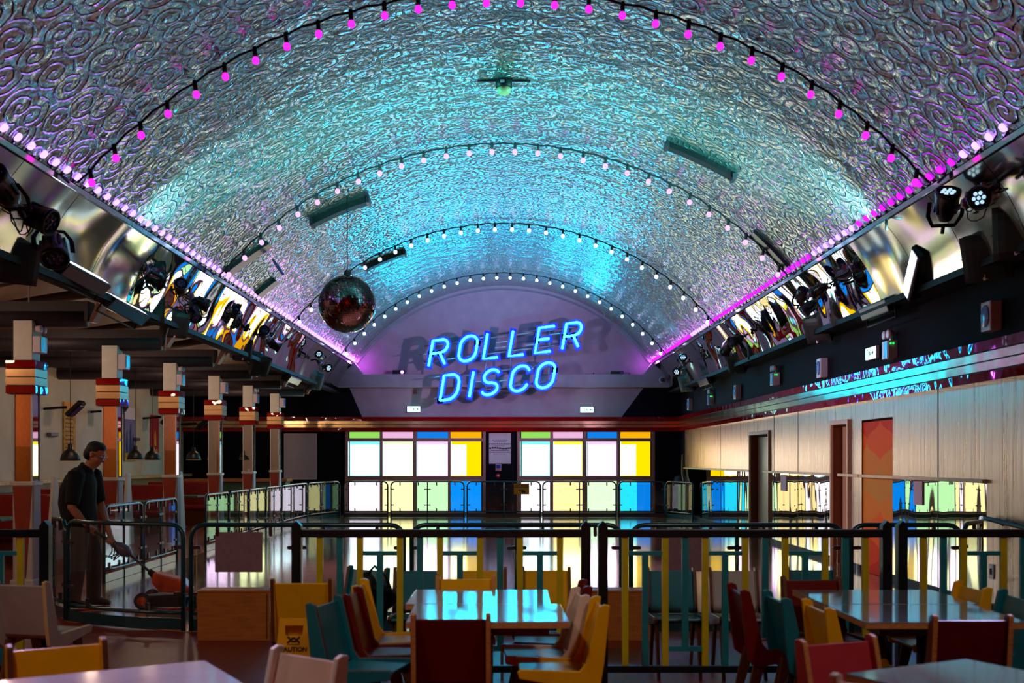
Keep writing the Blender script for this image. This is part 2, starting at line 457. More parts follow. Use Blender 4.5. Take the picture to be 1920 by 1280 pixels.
def rinkfloor():
    m = bpy.data.materials.new('polished_rink_boards')
    t = NT(m)
    tc = t.n('ShaderNodeTexCoord')
    mp = t.n('ShaderNodeMapping', {0: tc.outputs['Object'], 'Rotation': (0, 0, 0.6), 'Scale': (1, 1, 1)})
    br = t.n('ShaderNodeTexBrick', {'Vector': mp.outputs[0], 'Color1': rgb(176, 142, 104), 'Color2': rgb(160, 126, 92), 'Mortar': rgb(120, 90, 66),
             'Scale': 1.0, 'Mortar Size': 0.004, 'Brick Width': 0.6, 'Row Height': 0.12})
    no = t.n('ShaderNodeTexNoise', {'Vector': tc.outputs['Object'], 'Scale': 5.0, 'Detail': 4.0})
    mx = t.n('ShaderNodeMix', {'Factor': 0.35, 6: br.outputs[0], 7: t.ramp(no.outputs[0], [(0.3, rgb(140, 110, 80)), (0.7, rgb(190, 160, 120))])}, data_type='RGBA')
    rg = t.n('ShaderNodeMapRange', {0: no.outputs[0], 1: 0.35, 2: 0.7, 3: 0.10, 4: 0.2})
    b = t.n('ShaderNodeBump', {'Height': t.math('ADD', br.outputs['Fac'], no.outputs[0]), 'Strength': 0.12, 'Distance': 0.006})
    p = t.n('ShaderNodeBsdfPrincipled', {'Base Color': mx.outputs[2], 'Roughness': rg.outputs[0], 'Specular IOR Level': 0.7, 'Normal': b.outputs[0],
            'Coat Weight': 1.0, 'Coat Roughness': 0.10, 'Coat IOR': 1.5})
    t.link(p.outputs[0], t.out.inputs[0])
    return m
M['rink'] = rinkfloor()
M['cafe'] = mat('red_brown_floor_boards', rgb(122, 40, 18), 0.38, var=0.3, ns=3, stretch=(8, 0.7, 1), spec=0.25)

def ogee():
    """rows of pointed onion shapes in reds, oranges and mustards"""
    m = bpy.data.materials.new('retro_ogee_print')
    t = NT(m)
    tc = t.n('ShaderNodeTexCoord')
    s = t.n('ShaderNodeSeparateXYZ', {0: tc.outputs['Object']})
    u = t.math('MULTIPLY', s.outputs[1], 2 * PI / 1.02)
    v = t.math('MULTIPLY', s.outputs[2], 1 / 0.30)
    row = t.math('FLOOR', v)
    fr = t.math('FRACT', v)
    cs = t.math('COSINE', u)
    sg = t.math('SIGN', cs)
    curve = t.math('MULTIPLY', t.math('SUBTRACT', 1.0, t.math('POWER', t.math('SUBTRACT', 1.0, t.math('ABSOLUTE', cs)), 0.25)), sg)
    odd = t.math('SUBTRACT', t.math('MULTIPLY', t.math('MODULO', t.math('ABSOLUTE', row), 2.0), 2.0), 1.0)
    edge = t.math('MULTIPLY_ADD', t.math('MULTIPLY', curve, odd), 0.48, 0.5)
    idx = t.math('ADD', row, t.math('GREATER_THAN', fr, edge))
    k = t.math('DIVIDE', t.math('ADD', idx, 0.5), 9.0)
    c = t.ramp(k, [(0.0, rgb(190, 50, 16)), (0.11, rgb(214, 74, 18)), (0.22, rgb(228, 106, 24)), (0.33, rgb(214, 138, 38)), (0.44, rgb(200, 150, 56)),
                   (0.55, rgb(214, 142, 40)), (0.66, rgb(226, 100, 22)), (0.77, rgb(206, 56, 14)), (0.88, rgb(178, 34, 16))], 'CONSTANT')
    p = t.n('ShaderNodeBsdfPrincipled', {'Base Color': c, 'Roughness': 0.6, 'Specular IOR Level': 0.1})
    t.link(p.outputs[0], t.out.inputs[0])
    return m
M['ogee'] = ogee()

# ---------------------------------------------------------------- vault geometry
XC, ZS, YA, YB = 4.17, 4.24, -4.0, 30.0
RISE = [(-4, 1.86), (10.3, 1.90), (15.4, 1.95), (20.8, 1.98), (26.8, 2.10), (30.0, 2.16)]
def rise(y):
    for (a, ra), (b, rb) in zip(RISE, RISE[1:]):
        if y <= b: return ra + (rb - ra) * (y - a) / (b - a)
    return RISE[-1][1]
def vault(x, y, drop=0.0):
    h = rise(y)
    R = (XC * XC + h * h) / (2 * h)
    return ZS + h - R + math.sqrt(max(0, R * R - x * x)) - drop
def vault_hit(px, py):
    lo, hi = 4.0, 30.0
    for _ in range(60):
        y = (lo + hi) / 2
        p = P(px, py, y)
        if abs(p.x) < XC and p.z < vault(p.x, y): lo = y
        else: hi = y
    return P(px, py, lo)
def vault_normal(x, y):
    h = rise(y); R = (XC * XC + h * h) / (2 * h)
    return Vector((-x, 0, -math.sqrt(R * R - x * x))).normalized()

# ---------------------------------------------------------------- the setting
def build_shell():
    # foil vault
    NU, NV = 72, 68
    me = bpy.data.meshes.new('ceiling')
    vs_, fs, uvs = [], [], []
    for j in range(NV + 1):
        y = YA + (YB - YA) * j / NV
        h = rise(y); R = (XC * XC + h * h) / (2 * h); A = math.asin(XC / R)
        for i in range(NU + 1):
            a = -A + 2 * A * i / NU
            vs_.append((R * math.sin(a), y, ZS + h - R + R * math.cos(a)))
            uvs.append((R * a, y))
    for j in range(NV):
        for i in range(NU):
            a = j * (NU + 1) + i
            fs.append((a, a + NU + 1, a + NU + 2, a + 1))
    me.from_pydata(vs_, [], fs)
    ul = me.uv_layers.new(name='UVMap')
    for l in me.loops: ul.data[l.index].uv = uvs[l.vertex_index]
    for p in me.polygons: p.use_smooth = True
    me.materials.append(M['foil'])
    o = bpy.data.objects.new('ceiling', me); COL.objects.link(o)
    struct(o, 'barrel vault ceiling covered in embossed silver foil', 'ceiling')
    # coves: slanted mirror sheets between ledge and vault spring, in sheets of 1.22 m
    for sd, nm in ((-1, 'left'), (1, 'right')):
        b = MB()
        y = YA
        k = 0
        while y < YB - 0.01:
            y2 = min(YB, y + 1.22)
            mi = 0 if 13.4 < (y + y2) / 2 < 23.5 else 1
            g = 0.006
            jit = [random.uniform(-.012, .012) for _ in range(4)]
            n = 10
            gv, gf = [], []
            for i in range(n + 1):
                aa = i / n
                bow = 0.05 * math.sin(PI * aa)
                for yy in (y + g, y2 - g): gv.append((sd * (4.64 - 0.44 * aa + bow * 0.8), yy, 3.47 + 0.76 * aa + bow * 0.6))
            b.add(gv, [(2 * i, 2 * i + 1, 2 * i + 3, 2 * i + 2) for i in range(n)], mi, True)
            y = y2
        # dark backing that shows in the joints
        b.quad((sd * 4.74, YA, 3.47), (sd * 4.30, YA, 4.25), (sd * 4.30, YB, 4.25), (sd * 4.74, YB, 3.47), 2)
        struct(b.build('trim_1' if sd < 0 else 'trim_2', [M['cove'], M['covesatin'], M['black']], fix=False),
               'slanted mirror sheets along the %s side below the vault' % nm, 'mirror cove')
        # black ledge
        l = MB()
        l.span((sd * 4.60, YA, 3.40), (sd * (4.99 if sd > 0 else 4.76), YB, 3.47))
        l.span((sd * 4.58, YA, 3.40), (sd * 4.62, YB, 3.47))
        struct(l.build('trim_3' if sd < 0 else 'trim_4', M['ledge']), 'black equipment ledge along the %s side' % nm, 'ledge')
    # floors
    f = MB(); f.quad((-9.2, YA, 0), (5.2, YA, 0), (5.2, 30.2, 0), (-9.2, 30.2, 0))
    struct(f.build('floor', M['cafe']), 'dark red brown board floor of the cafe and aisle', 'floor')
    pts = [(4.97, 10.9), (4.97, 27.3), (4.9, 27.6), (4.4, 28.65), (-4.36, 28.65), (-4.75, 27.9), (-4.95, 26.8), (-5.0, 25.4), (-5.0, 12.4), (-4.62, 10.9), (-4.18, 10.2), (-2.88, 9.6), (4.1, 9.62)]
    r = MB(); r.prism(pts, 0.006, Matrix.Translation((0, 0, 0.005)))
    # rest of the hall floor behind the far barrier
    r.span((-9.1, 28.7, 0.002), (4.97, 29.99, 0.008))
    struct(r.build('floor_rink', M['rink']), 'polished pale timber rink floor', 'floor')
    # right wall
    w = MB()
    X = 4.97
    def seg(y0, y1, z0, z1, mi, x=X): w.quad((x, y0, z0), (x, y1, z0), (x, y1, z1), (x, y0, z1), mi)
    doors = [(13.62, 14.80, 2.10), (15.34, 16.08, 2.08), (19.92, 21.42, 2.05)]
    ys = [10.97, 13.62, 14.80, 15.34, 16.08, 19.92, 21.42, 29.2]
    seg(YA, 10.97, 0, 2.35, 1)
    for y0, y1 in zip(ys, ys[1:]):
        dz = [d for d in doors if abs(d[0] - y0) < .01]
        if dz: seg(y0, y1, dz[0][2], 2.35, 1)
        elif abs(y0 - 14.80) < .01: seg(y0, y1, 0, 2.35, 1)
        else:
            seg(y0, y1, 1.33, 2.35, 1); seg(y0, y1, 0, 1.33, 0)
    seg(29.2, 30, 0, 2.35, 2)
    seg(YA, 30, 2.35, 3.45, 2)
    for (y0, y1, z) in doors:      # reveals
        d = 0.15
        w.quad((X, y0, 0), (X + d, y0, 0), (X + d, y0, z), (X, y0, z), 3)
        w.quad((X, y1, 0), (X + d, y1, 0), (X + d, y1, z), (X, y1, z), 3)
        w.quad((X, y0, z), (X + d, y0, z), (X + d, y1, z), (X, y1, z), 3)
    # fine joints between the sheets
    for y in (12.2, 18.0, 19.6, 24.4):
        w.span((X - 0.004, y - 0.006, 0.1), (X + 0.002, y + 0.006, 2.35), 4)
    struct(w.build('wall_right', [M['mirror'], M['brushed'], M['navy'], M['jamb'], M['black']], fix=False),
           'right wall with mirror below, brushed metal sheet and navy band above', 'wall')
    b = MB(); b.span((X - 0.018, YA, 0), (X, 13.6, 0.09)); b.span((X - 0.018, 14.82, 0), (X, 15.32, 0.09)); b.span((X - 0.018, 16.1, 0), (X, 19.9, 0.09)); b.span((X - 0.018, 21.44, 0), (X, 29.9, 0.09))
    struct(b.build('baseboard_right', M['ledge']), 'dark skirting along the right wall', 'baseboard')
    d = MB()
    for y0, y1 in ((10.97, 14.8), (14.82, 15.75), (16.1, 20.3), (21.44, 29.2)):
        d.span((X - 0.045, y0, 1.31), (X - 0.001, y1, 1.35))
    struct(d.build('trim_5', M['dado'], bevel=0.004), 'cream dado rail above the mirrors on the right wall', 'dado rail')
    d = MB(); d.tube([(X - 0.07, 9.0, 0.86), (X - 0.07, 10.9, 0.96)], 0.025); d.tube([(X - 0.07, 9.5, 0.885), (X, 9.5, 0.85)], 0.012); d.tube([(X - 0.07, 10.6, 0.945), (X, 10.6, 0.9)], 0.012)
    tag(d.build('handrail', M['black']), 'black handrail on the near bare stretch of the right wall', 'handrail')
    # striped cornice bands
    def band(nm, o, ux, L, out, lab):
        q = MB()
        o, ux, out = Vector(o), Vector(ux), Vector(out)
        zz = [(2.345, 2.44, 0), (2.455, 2.54, 1), (2.555, 2.64, 1), (2.655, 2.755, 0)]
        for z0, z1, mi in zz:
            a = o + Vector((0, 0, z0)); e = a + ux * L
            c0, c1 = a + out * 0.10, e + out * 0.10
            dz = Vector((0, 0, z1 - z0))
            q.add([a, e, e + dz, a + dz, c0, c1, c1 + dz, c0 + dz], [(4, 5, 6, 7), (0, 1, 5, 4), (3, 7, 6, 2), (0, 4, 7, 3), (1, 2, 6, 5)], mi)
        a = o + Vector((0, 0, 2.35)); e = a + ux * L; dz = Vector((0, 0, 0.40))
        q.add([a + out * .07, e + out * .07, e + dz + out * .07, a + dz + out * .07], [(0, 1, 2, 3)], 2)
        struct(q.build(nm, [M['redgloss'], M['silver'], M['black']]), lab, 'cornice band')
    band('trim_6', (X, YA, 0), (0, 1, 0), YB - YA - 0.1, (-1, 0, 0), 'red and silver striped cornice along the right wall')
    band('trim_7', (-9.0, 29.97, 0), (1, 0, 0), 13.95, (0, -1, 0), 'red and silver striped cornice across the far wall')
    # far wall
    w = MB()
    Y = 29.98
    def fs_(x0, x1, z0, z1, mi): w.quad((x0, Y, z0), (x1, Y, z0), (x1, Y, z1), (x0, Y, z1), mi)
    fs_(-9.2, -4.42, 0, 2.36, 0); fs_(-0.5, 0.46, 0, 2.36, 0); fs_(4.17, 5.2, 0, 2.36, 0)
    fs_(-9.2, -4.36, 2.36, 3.6, 0); fs_(4.2, 5.2, 2.36, 3.6, 0)
    w.quad((-4.36, Y, 2.36), (4.2, Y, 2.36), (4.2, Y, 3.6), (-4.36, Y, 3.6), 1)
    w.add([(-4.36, Y - .004, 2.6), (-3.9, Y - .004, 2.6), (-4.34, Y - .004, 3.6), (-4.36, Y - .004, 3.6)], [(0, 1, 2, 3)], 0)  # slanted cast shadow on the plaster, painted in navy
    w.add([(4.2, Y - .004, 2.6), (3.2, Y - .004, 2.6), (3.95, Y - .004, 3.6), (4.2, Y - .004, 3.6)], [(0, 1, 2, 3)], 0)  # matching shadow wedge at the right, also put in as navy colour
    fs_(-9.2, -5.1, 3.6, 4.6, 2)
    n = 48
    top = [(XC * (2 * i / n - 1) * 1.0, Y, vault(XC * (2 * i / n - 1) * 0.9999, YB) + .02) for i in range(n + 1)]
    w.add([(-5.1, Y, 3.6), (5.2, Y, 3.6), (5.2, Y, 4.3)] + top[::-1] + [(-5.1, Y, 4.3)], [tuple(range(n + 5))], 1)
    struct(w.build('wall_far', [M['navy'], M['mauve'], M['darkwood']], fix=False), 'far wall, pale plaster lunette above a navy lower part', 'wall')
    # lunette rim and projecting plaster ledge with raised ends
    t = MB()
    for i in range(n):
        a, b_ = Vector(top[i]), Vector(top[i + 1])
        s0, s1 = 0.965, 0.965
        def inn(v): return Vector((v.x * .975, v.y, ZS + (v.z - ZS) * .955))
        a2, b2 = inn(a), inn(b_)
        o_ = Vector((0, -0.35, 0))
        t.add([a2, b2, b2 + o_, a2 + o_], [(0, 1, 2, 3)], 0)
        t.add([a2 + o_, b2 + o_, b_ + o_, a + o_], [(0, 1, 2, 3)], 0)
    struct(t.build('trim_8', [M['mauve']], fix=False), 'plaster rim arch around the far lunette', 'arch trim')
    t = MB()
    t.span((-5.0, 29.55, 3.57), (4.97, 29.97, 3.93))
    for sd in (-1, 1):
        t.prism([(sd * 4.95, 3.9), (sd * 3.85, 3.9), (sd * 4.12, 4.25), (sd * 4.3, 4.25), (sd * 4.95, 3.6)], 0.4, frame_m((0, 29.76, 0), (1, 0, 0), (0, 0, 1)))
    struct(t.build('trim_9', M['mauve'], bevel=0.02), 'projecting plaster ledge below the lunette', 'plaster ledge')
    # left wall, aisle roof, back wall and outer side
    w = MB(); w.quad((-9.0, 9.4, 0), (-9.0, 30, 0), (-9.0, 30, 3.45), (-9.0, 9.4, 3.45)); w.quad((-9.0, YA, 1.8), (-9.0, 9.4, 1.8), (-9.0, 9.4, 3.45), (-9.0, YA, 3.45), 1); w.quad((-9.0, YA, 0), (-9.0, 9.4, 0), (-9.0, 9.4, 1.8), (-9.0, YA, 1.8), 2)
    struct(w.build('wall_left', [M['white_wall'], M['orangewall'], M['boxwood']], fix=False), 'cream left wall of the side aisle', 'wall')
    w = MB(); w.quad((-9.2, YA, 3.35), (-9.2, 30, 3.35), (-4.95, 30, 4.3), (-4.95, YA, 4.3))
    struct(w.build('ceiling_aisle', M['darkwood'], fix=False), 'sloping dark timber roof of the left aisle', 'ceiling')
    w = MB(); w.quad((-9.2, YA, 0), (5.2, YA, 0), (5.2, YA, 6.6), (-9.2, YA, 6.6))
    struct(w.build('wall_back', M['redwall'], fix=False), 'orange red wall behind the cafe', 'wall')
build_shell()

# doors on the right wall
def door(n, y0, y1, z, leafmat, lab, split):
    t = bpy.data.objects.new('door_%d' % n, None); COL.objects.link(t); t.location = (5.10 if leafmat != M['ogee'] else 4.99, y0, 0)
    struct(t, lab, 'door')
    L = y1 - y0
    b = MB()
    if split:
        b.span((0, 0.05, 0.01), (0.04, L / 2 - .004, z - .05)); b.span((0, L / 2 + .004, 0.01), (0.04, L - .05, z - .05))
    else: b.span((0, 0.04 if leafmat != M['ogee'] else 0.0, 0.01), (0.04, L - (.04 if leafmat != M['ogee'] else 0), z - .03))
    b.build('leaf', leafmat, t)
    if leafmat != M['ogee']:
        f = MB(); f.span((-0.17, -0.05, z - .01), (0.0, L + .05, z + .055)); f.span((-.17, -.05, 0), (-.128, 0.0, z)); f.span((-.17, L, 0), (-.128, L + .05, z))
        f.build('door_frame', M['doorleaf'], t, bevel=0.006)
        h = MB(); h.tube([(0, L * .12, 1.02), (-.05, L * .12, 1.02), (-.05, L * .12 + .11, 1.02)], 0.01)
        h.build('handle', M['chrome'], t)
door(1, 19.92, 21.42, 2.05, M['doorleaf'], 'pale double door recessed in the right wall nearer the windows', True)
door(2, 15.34, 16.08, 2.08, M['doorleaf'], 'pale single door recessed in the right wall beside the orange panel', False)
door(3, 13.62, 14.80, 2.10, M['ogee'], 'orange and red retro patterned door in the right wall', False)

# far windows: two sets of four coloured lights in three rows
WHITE4 = (1.0, 1.0, 1.0)
PANE = {}
def pane_mat(c, s):
    k = (c, s)
    if k not in PANE: PANE[k] = emat('daylit_pane', tuple(lin(v) for v in c), s)
    return PANE[k]
def window(n, px, lab, big, low):
    t = bpy.data.objects.new('window_%d' % n, None); COL.objects.link(t)
    X0 = (px[0] - 6 - VX) / F * 29.95; X1 = (px[-1] + 6 - VX) / F * 29.95
    t.location = (X0, 29.95, 0); struct(t, lab, 'window')
    xs = [((a - VX) / F * 29.95 - X0) for a in px]
    W = X1 - X0
    f = MB()
    zr = [0.0, 0.07, 0.94, 1.10, 2.12, 2.20, 2.23, 2.36]
    edges = [0.0] + [(xs[2 * i + 1] + xs[2 * i + 2]) / 2 for i in range(3)] + [W]
    for i, e in enumerate(edges): f.span((e - .04, -.05, 0), (e + .04, .03, 2.36))
    for z0, z1 in ((0, .09), (.955, 1.10), (2.07, 2.16), (2.34, 2.40)): f.span((0, -.045, z0), (W, .03, z1))
    f.build('window_frame', M['aluframe'], t, bevel=0.004)
    g = MB()     # bright gaps where daylight comes through beside the door stiles
    tops = [(150, 225, 95), (240, 185, 225), (20, 130, 235), (255, 180, 10)]
    for i in range(4):
        a, b_ = xs[2 * i], xs[2 * i + 1]
        q = MB(); q.span((a - .01, .0, 2.16), (b_ + .01, .012, 2.335)); q.build('transom_pane', pane_mat(tops[i], 1.0), t)
        q = MB()
        q.quad((a, -.005, 1.10), (b_, -.005, 1.10), (b_, -.005, 2.07), (a, -.005, 2.07), 0)
        wb = b_ - (b_ - a) * (0.46 if i == 3 else 0.0)
        q.quad((a + .02, -.01, 1.12), (wb - .02, -.01, 1.12), (wb - .02, -.01, 1.98), (a + .02, -.01, 1.98), 1)
        q.build('upper_pane', [pane_mat(big[i][0], 1.35), pane_mat(big[i][1], 5.5)], t)
        q = MB()
        sp = low[i][2] if len(low[i]) > 2 else 1.0
        m_ = a + (b_ - a) * sp
        q.quad((a - .01, -.005, .09), (m_, -.005, .09), (m_, -.005, .955), (a - .01, -.005, .955), 0)
        if sp < 1: q.quad((m_, -.005, .09), (b_ + .01, -.005, .09), (b_ + .01, -.005, .955), (m_, -.005, .955), 1)
        q.build('lower_pane', [pane_mat(low[i][0], 1.6), pane_mat(low[i][1], 1.2)], t)
    q = MB()
    for i, e in enumerate(edges[:-1]): q.span((e + .045, -.012, 1.1), (e + .062, -.008, 2.14))
    q.span((0.05, -.012, 2.115), (W - .05, -.008, 2.14))
    q.build('daylight_gap', pane_mat((200, 250, 255), 2.0), t)
window(1, (656, 712, 718, 774, 783, 840, 845, 902), 'left set of four tall coloured window lights in the far wall',
       [((120, 230, 240), (222, 248, 255)), ((215, 245, 190), (246, 255, 190)), ((225, 185, 230), (255, 214, 255)), ((255, 205, 0), (255, 246, 150))],
       [((250, 235, 255), (250, 235, 255)), ((255, 244, 170), (255, 244, 170)), ((180, 238, 170), (180, 238, 170)), ((0, 125, 225), (0, 125, 225))])
window(2, (978, 1031, 1038, 1092, 1102, 1156, 1164, 1219), 'right set of four tall coloured window lights in the far wall',
       [((120, 230, 240), (215, 246, 255)), ((235, 235, 60), (255, 252, 160)), ((225, 185, 230), (255, 214, 255)), ((255, 205, 0), (255, 246, 150))],
       [((252, 245, 255), (252, 245, 255)), ((255, 224, 150), (255, 224, 150)), ((205, 240, 190), (205, 240, 190)), ((30, 200, 235), (0, 125, 225), 0.55)])
# ---------------------------------------------------------------- strings of bulbs
def bulb_mesh(name, r, m, sock=True):
    b = MB()
    b.lathe([(r * .5, 0.0), (r * .8, -r * .35), (r, -r * .95), (r * .85, -r * 1.6), (r * .5, -r * 1.95), (.001, -r * 2.05)], 12)
    return b.build(name, m)
def festoon(y, bm_, n, r, lab, off=0.0):
    t = thing('festoon_string', lab, 'string lights', (0, y, 0), group=None)
    c = MB()
    pts = []
    h = rise(y); R = (XC * XC + h * h) / (2 * h); A = math.asin(XC / R)
    K = n * 4
    for i in range(K + 1):
        a = -A * .995 + 1.99 * A * i / K
        sag = 0.018 * (1 - math.cos(2 * PI * i / 4)) / 2
        p = Vector((R * math.sin(a), 0, ZS + h - R + R * math.cos(a)))
        pts.append(p + vault_normal(p.x, y) * (0.05 + sag))
    c.tube(pts, 0.012, 6)
    c.build('cable', M['rubber'], t)
    b0 = bulb_mesh('bulb', r, bm_)
    s0 = MB(); s0.lathe([(.017, .03), (.022, .02), (.022, -.05), (.018, -.075)], 8)
    s0 = s0.build('socket', M['rubber'])
    first = True
    for i in range(n):
        p = pts[i * 4 + 2]
        nx = vault_normal(p.x, y)
        d = (Vector((0, 0, -1)) * .8 + nx * .2).normalized()
        q = Vector((0, 0, -1)).rotation_difference(d).to_euler()
        q.x += random.uniform(-.12, .12)
        if first: o = b0; o.parent = t; o.location = p + d * .075; o.rotation_euler = q
        else: o = child(b0, t, p + d * .075, q)
        if first: s0.parent = o; s0.location = (0, 0, .07); first = False
        else: child(s0, o)
festoon(10.3, M['bulb_mag'], 28, 0.036, 'arched string of magenta bulbs nearest the camera under the foil vault')
festoon(15.45, M['bulb_pink'], 28, 0.036, 'arched string of pinkish white bulbs just before the mirror ball')
festoon(20.8, M['bulb_blue'], 28, 0.036, 'arched string of bluish white bulbs behind the mirror ball')
festoon(27.0, M['bulb_blue'], 28, 0.038, 'arched string of bluish white bulbs closest to the plaster lunette')

def cornice(sd, lab):
    t = thing('cornice_light_strip', lab, 'light strip', (sd * 4.20, 0, 4.22))
    r = MB()
    r.span((-.04, 6.0, -.03), (.04, 29.9, 0.0)); r.span((-sd * .03, 6.0, -.055), (-sd * .045, 29.9, .0), 1)
    for i in range(83): r.tube([(0, 8.795 + .255 * i, 0), (-sd * .05, 8.795 + .255 * i, .045)], .016, 6, 0)
    r.build('rail', [M['black'], M['chrome']], t)
    def cup(m):
        b = MB(); b.lathe([(.018, 0), (.032, .015), (.036, .04), (.033, .065), (.015, .076)], 10)
        return b.build('bulb', m)
    protos = {}
    for i in range(83):
        y = 8.795 + .255 * i
        m = 'strip_white'
        if sd > 0: m = 'strip_white' if (y < 9.75 or 12.4 < y < 14.0 or 21.5 < y < 23.5 or (13.9 < y < 14.2)) else 'strip_mag'
        loc = (-sd * .05, y, .045)
        rot = (0, -sd * .75, 0)
        if m in protos: child(protos[m], t, loc, rot)
        else:
            o = cup(M[m]); o.parent = t; o.location = loc; o.rotation_euler = rot; protos[m] = o
cornice(-1, 'long strip of violet white bulbs along the left foot of the vault')
cornice(1, 'long strip of violet and magenta bulbs along the right foot of the vault')

# ---------------------------------------------------------------- neon sign
def neon():
    Ys = 28.7
    def W(zx, zy):      # pixel -> sign plane
        return P(zx, zy, Ys)
    t = thing('neon_sign', 'blue neon sign reading ROLLER DISCO on slanted rails before the lunette', 'neon sign', (0, Ys, 3.7))
    base = Vector((0, Ys, 3.7))
    k = Ys / F
    def arc(cx, cy, rx, ry, a0, a1, n=12):
        return [(cx + rx * math.cos(math.radians(a0 + (a1 - a0) * i / n)), cy + ry * math.sin(math.radians(a0 + (a1 - a0) * i / n))) for i in range(n + 1)]
    G = {
        'R': ([[(0, 0), (0, 1), (.38, 1)] + arc(.38, .74, .26, .26, 90, -90)[1:] + [(0, .48)], [(.36, .48), (.64, 0)]], .64),
        'O': ([arc(.34, .68, .34, .32, 0, 180, 14) + arc(.34, .32, .34, .32, 180, 360, 14) + [(.68, .68)]], .68),
        'L': ([[(0, 1), (0, 0), (.58, 0)]], .58),
        'E': ([[(.62, 1), (0, 1), (0, 0), (.62, 0)], [(0, .52), (.48, .52)]], .62),
        'D': ([[(0, 0), (0, 1), (.30, 1)] + arc(.30, .62, .36, .38, 90, 0, 8)[1:] + arc(.30, .38, .36, .38, 0, -90, 8) + [(0, 0)]], .66),
        'I': ([[(0, 0), (0, 1)]], .05),
        'S': ([arc(.32, .74, .30, .26, 25, 270, 14) + arc(.32, .24, .31, .24, 90, -160, 14)[1:]], .62),
        'C': ([arc(.34, .68, .34, .32, 15, 180, 12) + arc(.34, .32, .34, .32, 180, 345, 12)], .66),
    }
    th = math.radians(7.4); H = 47.0; sh = 0.17
    rows = [('ROLLER', [(804, 686), (858, 679), (906, 673), (954, 668), (1003, 662), (1054, 654)]),
            ('DISCO', [(825, 751), (880, 744), (901, 742), (955, 735), (1003, 729)])]
    for word, pos in rows:
        for ch, (ox, oy) in zip(word, pos):
            strokes, wd = G[ch]
            def mp(u, v):
                px = ox + (u * H * math.cos(th)) + v * H * sh
                py = oy - (u * H * math.sin(th)) - v * H
                return P(px, py, Ys) - base
            tb, ch_b = MB(), MB()
            for s in strokes:
                pts = [mp(u, v) for u, v in s]
                tb.tube([p + Vector((0, -.06, 0)) for p in pts], 0.027, 8)
                ext = []
                for i, p in enumerate(pts):
                    if i == 0: p = p + (pts[0] - pts[1]).normalized() * .08
                    if i == len(pts) - 1: p = p + (pts[-1] - pts[-2]).normalized() * .08
                    ext.append(p)
                # channel: flat ribbon with side walls
                n = len(ext); L, Rr = [], []
                for i in range(n):
                    d = ext[min(i + 1, n - 1)] - ext[max(i - 1, 0)]
                    d.y = 0; d.normalize(); nn = Vector((-d.z, 0, d.x))
                    L.append(ext[i] + nn * .088); Rr.append(ext[i] - nn * .088)
                for i in range(n - 1):
                    fr, bk = Vector((0, -.005, 0)), Vector((0, .07, 0))
                    a, b_, c, d_ = L[i], L[i + 1], Rr[i + 1], Rr[i]
                    ch_b.add([a + fr, b_ + fr, c + fr, d_ + fr, a + bk, b_ + bk, c + bk, d_ + bk],
                             [(0, 1, 2, 3), (4, 7, 6, 5), (0, 4, 5, 1), (3, 2, 6, 7), (0, 3, 7, 4), (1, 5, 6, 2)])
            chn = ch_b.build('letter_channel', M['channel'], t)
            tb.build('neon_tube', M['neon'], chn)
    f = MB()
    def bar(x0, y0, x1, y1, r=.022, dy=.12):
        f.tube([P(x0, y0, Ys) - base + Vector((0, dy, 0)), P(x1, y1, Ys) - base + Vector((0, dy, 0))], r, 6)
    for dy in (0, 30): bar(795, 657 + dy - 9, 1090, 657 + dy - 47)
    for dy in (0, 32): bar(820, 716 + dy - 6, 1045, 716 + dy - 36)
    for x, ya, yb in ((833, 650, 720), (911, 640, 735), (958, 640, 700), (1030, 620, 700)): bar(x, ya, x, yb, .028, .15)
    for x, y in ((800, 663), (806, 682), (845, 672), (900, 633), (945, 640), (942, 650), (1000, 645), (1045, 625), (818, 706), (822, 745), (895, 715), (950, 712), (995, 690)):
        bar(x - 14, y + 2, x + 6, y - .5, .012, .02)
    for x in (-.3, .55, 1.2): f.tube([(x, .15, -.05), (x, .95, .08)], .022, 6)
    f.build('support_rails', M['signrail'], t)
M['channel'] = mat('deep_blue_channel', rgb(3, 1, 235), 0.45, var=0.05)
M['signrail'] = mat('plum_sign_rails', rgb(120, 96, 120), 0.5)
neon()

# ---------------------------------------------------------------- mirror ball and ceiling fittings
def mirror_ball():
    c = P(651, 570, 16.5)
    t = thing('mirror_ball', 'big mirror ball hanging on a cord from the vault before the lunette', 'mirror ball', c)
    b = MB(); r = .445; nz, na = 40, 80
    # every facet is a small flat tile, slightly out of true
    for i in range(nz):
        a0, a1 = PI * i / nz, PI * (i + 1) / nz
        m = max(8, int(na * math.sin((a0 + a1) / 2)))
        for k in range(m):
            e0, e1 = 2 * PI * (k + .03) / m, 2 * PI * (k + .97) / m
            s0, s1 = a0 + .002, a1 - .002
            jr = [random.uniform(-.0012, .0012) for _ in range(4)]
            def pt(a, e, j): return Vector((math.sin(a) * math.cos(e), math.sin(a) * math.sin(e), math.cos(a))) * (r + j)
            b.add([pt(s0, e0, jr[0]), pt(s1, e0, jr[1]), pt(s1, e1, jr[2]), pt(s0, e1, jr[3])], [(0, 1, 2, 3)])
    b.ball((0, 0, 0), r - .01, 32, 1)
    b.build('mirror_tiles', [M['ball'], M['black']], t)
    k = MB(); k.lathe([(.001, r + .09), (.03, r + .08), (.05, r + .05), (.05, r - .01), (.09, r - .02)], 12); k.build('motor_cap', M['steel'], t)
    top = vault(c.x, 16.5) - c.z
    k = MB(); k.tube([(0, 0, r + .05), (0, 0, top)], .007, 6); k.build('cord', M['rubber'], t)
mirror_ball()

